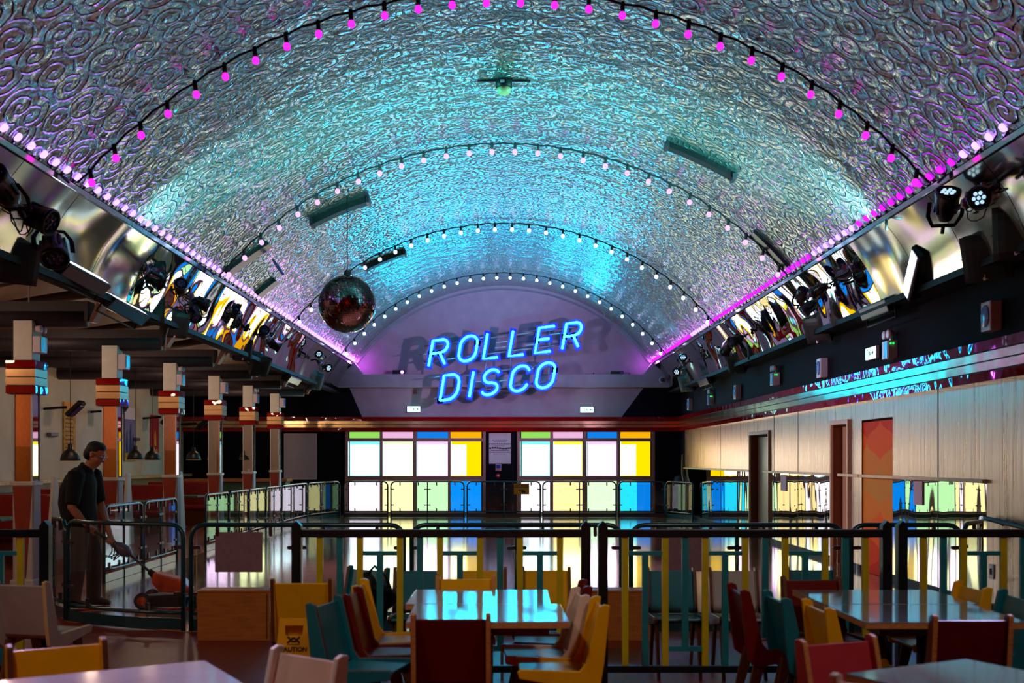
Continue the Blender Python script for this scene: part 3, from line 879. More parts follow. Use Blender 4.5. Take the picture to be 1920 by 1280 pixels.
def trough(px0, px1, wid, dep, lab, cat='ceiling fitting', tint='black', name='ceiling_trough', lip=True):
    a, b = vault_hit(*px0), vault_hit(*px1)
    ym = (a.y + b.y) / 2
    t = thing(name, lab, cat, (0, ym, 0))
    m = MB(); n = 10
    rows = []
    for i in range(n + 1):
        x = a.x + (b.x - a.x) * i / n; y = a.y + (b.y - a.y) * i / n - ym
        p = Vector((x, y, vault(x, y + ym))); nn = vault_normal(x, y + ym)
        w = Vector((0, wid / 2, 0))
        rows.append([p - w, p - w + nn * dep, p + w + nn * dep, p + w])
    for r0, r1 in zip(rows, rows[1:]):
        m.add(r0 + r1, [(0, 1, 5, 4), (1, 2, 6, 5), (2, 3, 7, 6)])
    m.add(rows[0], [(0, 1, 2, 3)]); m.add(rows[-1], [(3, 2, 1, 0)])
    m.build('housing', M[tint], t)
    if lip:
        for r in (rows[0], rows[-1]):
            l = MB(); c = sum(r, Vector()) / 4; l.box(c + vault_normal(c.x, ym) * .01, (.05, wid * 1.25, dep * 1.15))
            l.build('end_cap', M['steel'], t)
    return t
trough((1252, 268), (1378, 328), .17, .07, 'dark slot fitting let into the right side of the foil vault')
tb = trough((582, 413), (688, 370), .22, .10, 'black curved ceiling bar from which the mirror ball hangs')
trough((684, 500), (757, 470), .22, .09, 'black ceiling bar beside the bluish bulb string right of the mirror ball')
trough((424, 512), (505, 456), .30, .05, 'wide black strip torn loose on the left side of the vault', 'loose strip', 'blackgloss', 'loose_ceiling_strip', False)
trough((482, 552), (517, 524), .30, .06, 'short black strip low on the vault left of the mirror ball', 'loose strip', 'blackgloss', 'loose_ceiling_strip', False)
trough((1412, 434), (1476, 500), .26, .05, 'black glossy strip low on the right side of the vault', 'loose strip', 'blackgloss', 'loose_ceiling_strip', False)

def blue_flap():
    p = vault_hit(503, 480)
    t = MB()
    nn = vault_normal(p.x, p.y)
    M0 = frame_m(p + nn * .22, (.5, .3, -.8), (.2, -1, .1))
    t.prism([(-.14, -.10), (.02, -.14), (.15, -.05), (.16, .07), (.02, .10), (-.12, .03)], .02, M0)
    tag(t.build('foil_flap', M['blue_glint_and_foil'], bevel=.004), 'small blue flap of foil hanging beside the torn black strip', 'foil flap')
blue_flap()
def sensor():
    p = vault_hit(945, 150)
    t = thing('smoke_sensor', 'round black and cream smoke sensor at the crown of the vault', 'smoke sensor', p)
    b = MB(); b.lathe([(.10, .0), (.10, -.09), (.085, -.10)], 16); b.build('base', M['black'], t)
    b = MB(); b.lathe([(.085, -.09), (.08, -.14), (.06, -.17), (.001, -.18)], 16); b.build('sensor_cover', M['dado'], t)
    b = MB(); b.box((-.02, -.10, -.045), (.05, .008, .03)); b.build('label_plate', M['paper'], t)
    b = MB(); b.span((-.32, -.02, -.02), (-.09, .02, .03)); b.span((.09, -.02, -.02), (.32, .02, .03)); b.build('mounting_arm', M['black'], t)
sensor()

# ---------------------------------------------------------------- stage lights on the coves
def look(d, up=(0, 0, 1)):
    return Vector(d).to_track_quat('Z', 'Y').to_euler()
PARB = {}
def par_can(loc, d, lab, lens='parlensdim', s=1.0):
    t = thing('par_can_spotlight', lab, 'stage light', loc)
    e = look(d)
    if 'b' not in PARB:
        b = MB(); b.lathe([(.03, -.17), (.06, -.16), (.085, -.11), (.105, -.02), (.112, .08), (.118, .085), (.118, .13), (.108, .135), (.105, .10)], 16)
        for k in range(10):
            a = 2 * PI * k / 10
            b.box((.1 * math.cos(a), .1 * math.sin(a), -.03), (.02, .02, .10), Matrix.Rotation(a, 3, 'Z'))
        y = MB()
        y.tube([(.15, 0, .02), (.15, 0, -.12), (.10, 0, -.22), (-.10, 0, -.22), (-.15, 0, -.12), (-.15, 0, .02)], [(.02, .006)] * 6, 8)
        y.tube([(0, 0, -.22), (0, 0, -.30)], .018, 8)
        l = MB(); l.lathe([(.10, .105), (.06, .115), (.001, .118)], 16)
        for rr, k in ((0, 1), (.05, 6)):
            for i in range(k): l.ball((rr * math.cos(i * PI / 3), rr * math.sin(i * PI / 3), .115), .02, 8, 1)
        PARB['b'] = b.build('housing', M['blackgloss'], t); PARB['y'] = y.build('yoke', M['black'], t)
        PARB['l' + lens] = l.build('lens', [M['parlensdim'], M[lens]], t)
        PARB['lm'] = l
        new = (PARB['b'], PARB['y'], PARB['l' + lens])
    else:
        new = [child(PARB['b'], t), child(PARB['y'], t)]
        if 'l' + lens in PARB: new.append(child(PARB['l' + lens], t))
        else:
            PARB['l' + lens] = PARB['lm'].build('lens', [M['parlensdim'], M[lens]], t); new.append(PARB['l' + lens])
    for o in new: o.rotation_euler = e; o.scale = (s, s, s)
    return t
def light_bar(c, sd, L, lab):
    t = thing('lighting_bar', lab, 'lighting bar', c)
    b = MB(); b.tube([(0, -L / 2, 0), (0, L / 2, 0)], .025, 10)
    b.build('bar', M['steel'], t)
    for y in (-L * .22, L * .1):
        k = MB()
        k.lathe([(.045, -.03), (.055, -.02), (.055, .02), (.045, .03)], 10, Matrix.Translation((0, y, 0)) @ Matrix.Rotation(PI / 2, 4, 'X'))
        k.box((0, y, .06), (.03, .03, .08))
        k.build('clamp', M['chromeviolet'], t)
    a = MB(); a.tube([(0, 0, 0), (sd * .12, 0, .08), (sd * .24, 0, .06)], .016, 8); a.build('bracket_arm', M['black'], t)
    w = MB()
    for q in range(4):
        y0, y1 = random.uniform(-L / 2, 0), random.uniform(0, L / 2)
        dz = random.uniform(.10, .24)
        w.tube([(random.uniform(-.03, .03), y0 + (y1 - y0) * i / 8, -dz * math.sin(PI * i / 8)) for i in range(9)], .006, 5)
    w.build('cables', M['rubber'], t)
M['chromeviolet'] = mat('scuffed_clamp_metal', rgb(150, 120, 150), 0.3, metal=0.9)
CL = [  # side, pixel of centre, X, list of (along bar, drop, direction, lens), bar length
    (1, (1822, 375), [(-.30, -.05, (-.75, -.55, -.35), 'parlens', .9), (.34, .07, (-.1, -.55, .75), 'parlens', 1.0)], 'nearest lighting cluster'),
    (1, (1525, 548), [(-.34, -.04, (-.6, .7, -.4), 'parlensdim', .75), (.30, .02, (.1, -.6, .7), 'parlensdim', .75), (0.05, -.2, (-.8, .1, -.7), 'parlensdim', .75)], 'lighting cluster opposite the mirror ball'),
    (1, (1375, 637), [(-.35, -.05, (-.8, -.3, -.4), 'parlensdim', .9), (.28, -.12, (-.3, .5, -.8), 'parlensdim', .9)], 'third lighting cluster from the front'),
    (1, (1280, 684), [(-.30, .1, (-.2, -.9, .3), 'parlens', .9), (.25, -.10, (-.5, -.7, -.4), 'parlens', .9)], 'lighting cluster nearest the far wall'),
    (-1, (45, 392), [(-.42, .06, (-.2, -.7, .5), 'parlensdim', 1.1), (.14, -.03, (.9, -.1, -.4), 'parlensdim', 1.05), (.40, -.25, (.3, -.5, -.8), 'parlensdim', 1.1)], 'nearest lighting cluster'),
    (-1, (352, 552), [(-.38, .02, (.3, -.8, .4), 'parlensdim', .75), (.36, -.05, (.8, .4, -.3), 'parlensdim', .8), (0.1, -.24, (.4, -.5, -.8), 'parlensdim', .75)], 'lighting cluster left of the mirror ball'),
    (-1, (500, 634), [(-.36, .05, (.3, -.8, .3), 'parlensdim', .8), (.34, -.06, (.8, .3, -.5), 'parlens', .9)], 'third lighting cluster from the front'),
    (-1, (602, 680), [(-.36, .12, (-.1, -.95, .3), 'parlens', .8), (.30, -.06, (.7, -.6, -.3), 'parlens', .9)], 'lighting cluster nearest the far wall'),
]
DIRN = ['near', 'far', 'middle low']
for sd, (px, py), lamps, where in CL:
    side = 'right' if sd > 0 else 'left'
    Y = 4.2 * F / abs(px - VX)
    c = P(px, py, Y)
    light_bar(c, sd, 1.0, 'black clamp bar with cables in the %s cove, %s' % (side, where))
    for (al, dz, d, lens, s), nm in zip(lamps, DIRN):
        par_can(c + Vector((-sd * .05, al * 1.25, dz)), d, 'black spotlight at the %s end of the %s %s' % (nm, side, where) if nm != 'middle low' else
                'black spotlight hung low from the %s %s' % (side, where), lens, s)

SPK = {}
def speaker(px, py, w, sd, X, lab, tilt=0.5, yaw=0.0):
    Y = X * F / abs(px - VX)
    c = P(px, py, Y); s = w * Y / F * 1.25
    t = thing('loudspeaker', lab, 'loudspeaker', c)
    d = Vector((-sd * 1.0, -.95 + yaw, -tilt))
    e = look(d)
    if 'b' not in SPK:
        b = MB(); hw = .5
        b.add([(-.5, -.5, .0), (.5, -.5, .0), (.5, .5, .0), (-.5, .5, .0), (-.30, -.45, -.62), (.30, -.45, -.62), (.30, .45, -.62), (-.30, .45, -.62)],
              [(0, 1, 2, 3), (7, 6, 5, 4), (0, 4, 5, 1), (1, 5, 6, 2), (2, 6, 7, 3), (3, 7, 4, 0)])
        SPK['b'] = b.build('cabinet', M['black'], t, bevel=.09, seg=3)
        g = MB(); n = 8
        for i in range(n):
            for j in range(n):
                def z(u, v): return .005 + .075 * (1 - (2 * u - 1) ** 4) * (1 - (2 * v - 1) ** 4)
                q = [(u - .5, v - .5) for u, v in ((i / n, j / n), ((i + 1) / n, j / n), ((i + 1) / n, (j + 1) / n), (i / n, (j + 1) / n))]
                g.add([(a * .95, b_ * .95, z(a + .5, b_ + .5)) for a, b_ in q], [(0, 1, 2, 3)], 0, True)
        SPK['g'] = g.build('grille', M['grille'], t)
        m = MB(); m.box((-.05, -.40, .075), (.055, .07, .01)); m.box((-.03, -.40, .082), (.10, .018, .004)); m.box((-.03, -.36, .082), (.012, .09, .004))
        SPK['m'] = m.build('badge', M['chrome'], t)
        y = MB(); y.tube([(-.54, 0, -.2), (-.54, 0, -.75), (.54, 0, -.75), (.54, 0, -.2)], [(.05, .012)] * 4, 8); y.tube([(0, 0, -.75), (0, -.1, -1.0)], .035, 8)
        SPK['y'] = y.build('bracket', M['blackgloss'], t)
        new = list(SPK.values())
    else: new = [child(o, t) for o in SPK.values()]
    for o in new: o.rotation_euler = e; o.scale = (s, s, s)
M['grille'] = mat('black_speaker_grille', rgb(22, 22, 28), 0.55, var=0.5, ns=220)
for args in [
    (1848, 484, 74, 1, 4.62, 'nearest square black loudspeaker on the right ledge', .5),
    (1912, 432, 84, 1, 4.62, 'black loudspeaker cut by the right edge of the photo above the ledge', .1),
    (1582, 582, 46, 1, 4.66, 'black loudspeaker on the right ledge just beyond the flat flood bar', .3),
    (1531, 620, 42, 1, 4.62, 'black loudspeaker on the right ledge under the cluster opposite the mirror ball', .7),
    (1416, 656, 30, 1, 4.66, 'black loudspeaker on the right ledge before the third lighting cluster', .2),
    (1378, 684, 30, 1, 4.60, 'black loudspeaker tilted down on the right ledge under the third lighting cluster', .7),
    (1286, 720, 26, 1, 4.62, 'small black loudspeaker at the far end of the right ledge', .6),
    (34, 494, 66, -1, 4.62, 'nearest big black loudspeaker on the left ledge with a small logo', .5),
    (286, 578, 42, -1, 4.66, 'black loudspeaker on the left ledge just beyond the second flood bar', .1),
    (332, 610, 42, -1, 4.62, 'black loudspeaker tilted down under the cluster left of the mirror ball', .7),
    (456, 656, 34, -1, 4.66, 'black loudspeaker on the left ledge before the third lighting cluster', .2),
    (490, 688, 32, -1, 4.60, 'black loudspeaker tilted down under the third left lighting cluster', .7),
    (592, 716, 27, -1, 4.62, 'small black loudspeaker at the far end of the left ledge', .6)]:
    speaker(*args)

def flood(px, py, sd, X, L, d, lab, lit=True, along=(0, 1, 0)):
    Y = X * F / abs(px - VX); c = P(px, py, Y)
    t = thing('flood_bar', lab, 'flood light', c)
    ax = Vector(along).normalized(); fz = Vector(d); fz = (fz - ax * fz.dot(ax)).normalized()
    Mx = frame_m((0, 0, 0), ax, fz.cross(ax))
    b = MB()
    sec = [(-.11, .06), (-.085, .075), (.085, .075), (.11, .06), (.075, -.09), (-.075, -.09)]     # profile in (y,z) of the local frame
    vs_ = [Mx @ Vector((x, y, z)) for x in (-L / 2, L / 2) for y, z in sec]
    b.add(vs_, [tuple(range(5, -1, -1)), tuple(range(6, 12))] + [(k, (k + 1) % 6, 6 + (k + 1) % 6, 6 + k) for k in range(6)])
    b.build('housing', M['floodbody'], t, bevel=.012)
    l = MB(); l.add([Mx @ Vector(v) for v in ((-L * .46, -.07, .079), (L * .46, -.07, .079), (L * .46, .07, .079), (-L * .46, .07, .079))], [(0, 1, 2, 3)])
    l.build('lens', M['floodlens'] if lit else M['parlensdim'], t)
    y = MB(); y.tube([Mx @ Vector(v) for v in ((-L / 2 - .02, 0, 0), (-L / 2 - .02, 0, -.17), (L / 2 + .02, 0, -.17), (L / 2 + .02, 0, 0))], .012, 6)
    y.build('yoke', M['black'], t)
flood(152, 517, -1, 4.55, .85, (.45, -.25, .75), 'nearest lit flood bar on the left ledge', along=(.15, 1, -.12))
flood(232, 578, -1, 4.62, .95, (.45, -.25, .75), 'second lit flood bar on the left ledge', along=(.1, 1, -.10))
flood(1718, 512, 1, 4.55, .62, (-.75, -.55, .35), 'lit flood bar tilted up on the right ledge', along=(.1, .75, -.65))
flood(1650, 578, 1, 4.68, .95, (-.1, -.2, .9), 'flat unlit flood bar lying on the right ledge', False)
flood(1325, 714, 1, 4.66, 1.1, (-.2, -.2, .9), 'unlit flood bar near the far end of the right ledge', False)
flood(546, 710, -1, 4.66, 1.2, (.35, -.3, .8), 'flood bar near the far end of the left ledge', False)
def hook(px, py, px2, py2, lab):
    Y = 4.2 * F / abs(px - VX)
    b = MB(); b.tube([P(px, py, Y), P(px2, py2, Y)], .016, 6)
    tag(b.build('hanging_rod', M['black']), lab, 'rod')
hook(1662, 402, 1662, 432, 'short black rod hanging upright below the right bulb strip')
hook(1682, 390, 1708, 399, 'short black rod sticking out sideways below the right bulb strip')

# ---------------------------------------------------------------- small fixtures on the right wall
def wallbox_speaker(px, py, lab, X=4.97, R=None, wall='r'):
    Y = X * F / (px - VX)
    c = P(px, py, Y) if wall == 'r' else R
    t = thing('wall_speaker', lab, 'wall speaker', c)
    b = MB(); b.span((-.12, -.11, -.15), (0, .11, .15)); b.build('cabinet', M['whiteplastic'], t, bevel=.012)
    g = MB(); g.lathe([(.085, 0), (.09, .006), (.085, .012), (.001, .013)], 18, Matrix.Translation((-.12, 0, 0)) @ Matrix.Rotation(-PI / 2, 4, 'Y') @ Matrix.Diagonal((1.25, 1, 1, 1)))
    g.build('grille', M['blue_glint_and_foil'], t)  # blue of the grille is a painted reflection
def emergency(px, py, lab, c=None):
    if c is None: c = P(px, py, 4.97 * F / (px - VX))
    t = thing('emergency_light', lab, 'emergency light', c)
    b = MB(); b.span((-.13, -.11, -.17), (0, .11, .06)); b.build('case', M['whiteplastic'], t, bevel=.01)
    g = MB(); g.span((-.136, -.10, -.16), (-.129, .01, .05)); g.build('blue_glint_face', M['blue_glint_and_foil'], t)  # reflected blue painted on the front of the case
    h = MB(); h.box((-.05, 0, .085), (.025, .04, .07)); 
    for y in (-.075, .075): h.lathe([(.045, -.02), (.055, .05), (.05, .055), (.001, .045)], 14, Matrix.Translation((-.07, y, .14)) @ Matrix.Rotation(-PI / 2, 4, 'Y'))
    h.box((-.05, 0, .14), (.03, .10, .03)); h.build('twin_heads', M['whiteplastic'], t)
    l = MB(); l.ball((-.06, -.112, .02), .012, 8); l.ball((-.095, -.112, .02), .012, 8); l.build('indicator', M['ledgreen'], t)
for px, py, nm in ((1298, 758, 'fourth white wall speaker from the front, at the far end of the navy wall'), (1388, 735, 'third white wall speaker from the front on the navy wall'),
                   (1549, 690, 'second white wall speaker from the front on the navy wall'), (1870, 593, 'nearest white wall speaker on the navy wall above the cornice')):
    wallbox_speaker(px, py, nm)
for px, py, nm in ((1338, 745, 'farthest twin headed emergency light on the navy wall'), (1460, 705, 'middle twin headed emergency light on the navy wall'), (1678, 648, 'nearest twin headed emergency light beside the exit sign on the navy wall')):
    emergency(px, py, nm)
def exit_sign(c, rz, lab):
    t = thing('exit_sign', lab, 'exit sign', c, rz)
    b = MB(); b.span((-.19, -.05, -.085), (.19, 0, .085)); b.build('case', M['whiteplastic'], t, bevel=.008)
    g = MB(); g.span((-.18, -.062, -.075), (.18, -.051, .075)); g.build('lit_panel', M['exit'], t)
    k = MB()       # running figure, doorway and arrow
    f = lambda pts: k.prism(pts, .002, frame_m((0, -.064, 0), (1, 0, 0), (0, 0, 1)))
    f([(-.12, -.055), (-.11, -.055), (-.11, .045), (-.06, .045), (-.06, -.055), (-.05, -.055), (-.05, .055), (-.12, .055)])
    f([(-.03, .03), (.0, .025), (.015, .0), (.03, -.045), (.02, -.05), (.0, -.01), (-.02, -.05), (-.03, -.045), (-.015, .005)])
    f([(-.005, .034), (.012, .034), (.012, .052), (-.005, .052)])
    f([(.06, -.008), (.10, -.008), (.10, -.035), (.14, 0), (.10, .035), (.10, .008), (.06, .008)])
    k.build('pictogram', M['exitdark'], t)
    return t
exit_sign(P(776, 767, 29.975), 0, 'glowing green exit sign on the far wall, left of the sign lettering')
exit_sign(P(1100, 768, 29.975), 0, 'glowing green exit sign on the far wall, right of the sign lettering')
exit_sign(P(1640, 662, 4.95 * F / (1640 - VX)), -PI / 2, 'glowing green exit sign on the navy right wall')
light('POINT', 'exit_sign_light', P(776, 757, 29.5), 1.2, (.5, 1, .9), .1)
light('POINT', 'exit_sign_light', P(1100, 758, 29.5), 1.2, (.5, 1, .9), .1)

# far wall notices
def flat(name, px0, py0, px1, py1, Y, material, lab, cat, th=.012):
    a, b = P(px0, py1, Y), P(px1, py0, Y)
    t = thing(name, lab, cat, (a.x, Y, a.z))
    m = MB(); m.span((0, -th, 0), (b.x - a.x, 0, b.z - a.z)); m.build('card', material, t)
    return t, b.x - a.x, b.z - a.z
def frame_edges(t, w, h, material, k=.02):
    m = MB(); m.span((-k, -.02, -k), (0, 0, h + k)); m.span((w, -.02, -k), (w + k, 0, h + k)); m.span((0, -.02, -k), (w, 0, 0)); m.span((0, -.02, h), (w, 0, h + k))
    m.build('frame', material, t)
t, w, h = flat('notice_board', 534, 814, 593, 897, 29.975, M['board'], 'blank pale board on the far wall left of the windows', 'board'); frame_edges(t, w, h, M['whiteplastic'])
t, w, h = flat('wall_notice', 917, 812, 958, 869, 29.975, M['paper'], 'tall printed white notice between the two sets of windows', 'notice')
m = MB()
for i, (z, a, th) in enumerate(((.77, .22, .012), (.72, .18, .012), (.645, .33, .028), (.585, .14, .012), (.51, .34, .045), (.43, .28, .014), (.375, .30, .014), (.32, .20, .014))):
    x = w / 2 - a; k = 0
    while x < w / 2 + a - .02:
        L = min(random.uniform(.03, .09), w / 2 + a - x)
        zz = z * h + (.012 * math.sin(x * 12) if th > .03 else 0)
        m.box((x + L / 2, -.014, zz), (L * .85, .004, th)); x += L
m.build('printed_text', M['ink'], t)
t, w, h = flat('fire_action_label', 929.5, 870, 939.5, 882.5, 29.975, M['paper'], 'small blue, white and red label under the tall printed notice', 'label')
m = MB(); m.span((.012, -.016, h * .35), (w - .012, -.012, h * .92)); m.build('blue_field', M['blueink'], t)
m = MB(); m.span((.012, -.016, h * .06), (w - .012, -.012, h * .24)); m.build('red_field', M['redink'], t)
t = thing('fire_call_point', 'small round red fire call point under the blue label', 'call point', P(934, 891, 29.975))
m = MB(); m.lathe([(.06, .06), (.05, .0)], 16, Matrix.Rotation(PI / 2, 4, 'X')); m.build('red_disc', M['redink'], t)
m = MB(); m.span((-.03, -.068, -.012), (.03, -.06, .012)); m.build('white_plate', M['paper'], t)
t = thing('fire_sounder', 'small dark red box on the pale far wall above the left exit sign', 'sounder', P(778, 735, 29.975))
m = MB(); m.span((-.05, -.06, -.06), (.05, 0, .06)); m.build('case', M['cred'], t, bevel=.01)
m = MB(); m.ball((0, -.06, 0), .018, 8); m.build('lamp', M['redink'], t)
def dome(px, py, lab):
    t = thing('dome_camera', lab, 'dome camera', P(px, py, 29.56))
    m = MB(); m.lathe([(.08, .0), (.08, .02), (.07, .03)], 16, Matrix.Rotation(PI / 2, 4, 'X')); m.build('base', M['whiteplastic'], t)
    m = MB(); m.ball((0, -.04, 0), .06, 14); m.build('dome', M['blackgloss'], t)
dome(628, 711, 'black dome camera on the left raised end of the plaster ledge')
dome(1241, 712, 'black dome camera on the right raised end of the plaster ledge')
def small_projector(px, py, lab, lens):
    t = thing('ledge_projector', lab, 'projector', P(px, py, 29.7))
    m = MB(); m.span((-.17, -.12, 0), (.17, .12, .13)); m.build('case', M['black'], t, bevel=.015)
    m = MB(); m.ball((.10, -.12, .075), .045, 10); m.build('lens', lens, t)
    m = MB(); m.span((-.14, -.1, -.03), (-.1, .1, .002)); m.span((.10, -.1, -.03), (.14, .1, .002)); m.build('foot', M['black'], t)
small_projector(748, 703, 'small black projector with a violet light on the plaster ledge', M['ledpurple'])
small_projector(1157, 705, 'small black projector right of the neon sign on the plaster ledge', M['parlensdim'])
def ledge_bits(pxs):
    for i, (px, hgt, lab) in enumerate(pxs):
        b = MB(); c = P(px, 706.5, 29.7)
        b.lathe([(.03, 0), (.035, hgt * .5), (.015, hgt * .7), (.02, hgt)], 8, Matrix.Translation(c))
        tag(b.build('ledge_fixture', M['black']), lab, 'ledge fixture')
ledge_bits([(1113, .12, 'tiny black fitting on the plaster ledge just right of the neon sign'), (1180, .1, 'tiny black fitting on the plaster ledge right of the second projector')])
# things taped on the right wall
def taped(px0, py0, px1, py1, lab):
    Y = 4.95 * F / ((px0 + px1) / 2 - VX)
    a = P((px0 + px1) / 2, (py0 + py1) / 2, Y)
    L = abs(4.95 * F / (px0 - VX) - 4.95 * F / (px1 - VX)); h = (py1 - py0) * Y / F
    b = MB(); b.span((4.955, a.y - L / 2, a.z - h / 2), (4.968, a.y + L / 2, a.z + h / 2))
    tag(b.build('card_note', M['board']), lab, 'card')
taped(1712, 902, 1728, 946, 'blank beige card stuck on the mirror right of the orange door')
taped(1463, 890, 1473, 920, 'blank beige card stuck on the mirror between the two pale doors')
t = thing('wall_switch', 'pale switch plate low on the bare right wall', 'switch', P(1860, 1071, 4.97 * F / (1860 - VX)))
m = MB(); m.span((-.012, -.05, -.075), (0, .05, .075)); m.build('plate', M['whiteplastic'], t, bevel=.004)
m = MB(); m.span((-.02, -.015, -.03), (-.012, .015, .03)); m.build('rocker', M['black'], t)
def cable_bundle():
    b = MB()
    X = 4.93
    for k in range(3):
        b.tube([(X - .02 * k, 29.3 - .06 * k, z + .0) for z in (.15, .5)] + [(X - .02 * k, 29.2 - .12 * k, .9), (X - .02 * k, 29.3 - .02 * k, 1.2), (X - .01 * k, 29.32, 1.7)], .010, 6)
    tag(b.build('loose_cables', M['dado']), 'pale loose cables hanging in the far right corner', 'cables')
cable_bundle()
t = thing('wall_bell', 'grey violet round bell low in the dark far right corner', 'bell', P(1272, 900, 29.975))
m = MB(); m.lathe([(.14, .0), (.14, .06), (.09, .13), (.001, .14)], 18, Matrix.Rotation(PI / 2, 4, 'X')); m.build('dome', M['lavender'], t)
m = MB(); m.box((0, -.02, -.16), (.06, .05, .06)); m.build('bracket', M['black'], t)
# ---------------------------------------------------------------- pillars of the left aisle
PW = 0.23
PX, PY0, PDY = -5.815, 13.015, 2.84
PIL = [PY0 + PDY * i for i in range(6)]
def pillar():
    t = thing('pillar', '', 'pillar', (PX, PIL[0], 0))
    h = PW / 2
    b = MB()     # base: white tapered corner post with a panel let into the faces
    b.span((-h * 1.05, -h * 1.05, 0.08), (h * 1.05, h * 1.05, 1.24)); b.build('base', M['white'], t, bevel=.01)
    b = MB(); b.span((-h * 1.25, -h * 1.25, 0), (h * 1.25, h * 1.25, .10)); b.build('plinth', M['white'], t, bevel=.01)
    for nm, R in (('front', 0), ('side', PI / 2)):
        b = MB(); fm = Matrix.Rotation(R, 4, 'Z') @ frame_m((0, -h * 1.05 - .004, 0), (1, 0, 0), (0, 0, 1))
        if nm == 'front': b.prism([(-h, 1.23), (h, 1.23), (h * .38, .12), (-h * .38, .12)], .008, fm); b.build('tapered_panel', M['terracotta'], t)
        else: b.prism([(-h * .8, 1.23), (h * .8, 1.23), (h * .95, .12), (-h * .95, .12)], .008, fm); b.build('tapered_panel', M['board'], t)
    b = MB(); b.span((-h * 1.22, -h * 1.22, 1.24), (h * 1.22, h * 1.22, 1.29)); b.build('shelf_cap', M['white'], t, bevel=.006)
    b = MB(); b.span((-h * .9, -h * .9, 1.29), (h * .9, h * .9, 2.36)); b.build('mirror_shaft', M['colmirror'], t)
    b = MB()
    for sx in (-1, 1):
        for sy in (-1, 1): b.span((sx * h * .84, sy * h * .84, 1.29), (sx * h, sy * h, 2.36))
    b.build('edge_trim', M['white'], t)
    g = .178
    c = MB()
    for k, mi in enumerate((0, 1, 1, 0)):
        z0 = 2.352 + k * .102
        c.span((-g, -g, z0), (g, g, z0 + .09), mi)
    c.span((-g + .012, -g + .012, 2.345), (g - .012, g - .012, 2.755), 2)
    c.build('striped_collar', [M['redgloss'], M['collar'], M['black']], t)
    b = MB(); b.span((-h, -h, 2.75), (h, h, 3.24)); b.build('upper_post', M['white'], t, bevel=.006)
    return t
p0 = pillar()
for i, y in enumerate(PIL):
    o = p0 if i == 0 else copy_tree(p0)
    o.location = (PX, y, 0)
    o['label'] = 'mirrored pillar with a red and silver striped collar, %s from the front' % ORD[i]
    o['group'] = 'pillars of the left aisle'
    # fixture on the rink side of each pillar
    c = Vector((PX + PW / 2, y - .01, 3.02))
    if i % 2 == 0:
        t = thing('emergency_light', 'twin headed emergency light on the %s pillar from the front' % ORD[i], 'emergency light', c, PI)
        b = MB(); b.span((-.10, -.10, -.17), (0, .10, .03)); b.build('case', M['whiteplastic'], t, bevel=.01)
        b = MB(); b.span((-.106, -.02, -.16), (-.099, .09, .02)); b.build('blue_glint_face', M['blue_glint_and_foil'], t)  # reflected blue put in as the face colour
        hd = MB(); hd.box((-.05, 0, .06), (.02, .03, .07))
        for yy in (-.06, .06): hd.lathe([(.035, -.02), (.045, .04), (.04, .045), (.001, .04)], 12, Matrix.Translation((-.05, yy, .12)) @ Matrix.Rotation(-PI / 2, 4, 'Y'))
        hd.build('twin_heads', M['whiteplastic'], t)
    else:
        t = thing('wall_speaker', 'small white speaker box on the %s pillar from the front' % ORD[i], 'wall speaker', c, PI)
        b = MB(); b.span((-.12, -.09, -.13), (0, .09, .10)); b.build('cabinet', M['whiteplastic'], t, bevel=.01)
        b = MB(); b.span((-.127, -.07, -.10), (-.119, .07, .07)); b.build('grille', M['blue_glint_and_foil'], t)  # grille coloured with the blue it reflects

# heavy roof beams over the pillars, each ending at the ledge
for i, y in enumerate(PIL):
    t = thing('roof_beam', 'dark roof beam with a rust red end bracket over the %s pillar from the front' % ORD[i], 'roof beam', (-5.05, y + .05, 3.33), group='roof beams of the left aisle')
    b = MB(); b.span((-3.95, -.11, -.085), (0, .11, .15)); b.tube([(-3.95, .0, -.03), (-.05, 0, -.03)], .125, 12)
    b.build('beam', M['beam'], t)
    b = MB(); b.prism([(0.0, -.10), (.05, -.10), (.22, .17), (.12, .17)], .18, frame_m((0, 0, 0), (1, 0, 0), (0, 0, 1))); b.build('end_bracket', M['bracket'], t)
for k, (y, z, lab) in enumerate(((14.4, 3.62, 'nearest'), (17.3, 3.62, 'middle'), (20.1, 3.62, 'farthest'))):
    b = MB(); b.tube([(-9.0, y, 3.3), (-6.5, y, 3.66), (-5.0, y + .2, 3.95)], .07, 8)
    tag(b.build('timber_brace', M['darkwood']), 'dark slanting timber brace under the aisle roof, %s of three' % lab, 'timber brace')
def dangling(i, px, py0, py1, X, lab):
    Y = -X * F / (VX - px) * -1 if False else abs(X) * F / (VX - px)
    a, b_ = P(px, py0, Y), P(px - 8, py1, Y)
    m = MB(); m.tube([a, a.lerp(b_, .4) + Vector((-.02, 0, 0)), b_], .008, 6)
    tag(m.build('hanging_cable', M['board']), lab, 'cable')
dangling(0, 62, 508, 566, 4.68, 'pale cable dangling under the nearest left loudspeaker')
dangling(1, 318, 608, 658, 4.68, 'pale cable dangling under the tilted loudspeaker left of the mirror ball')

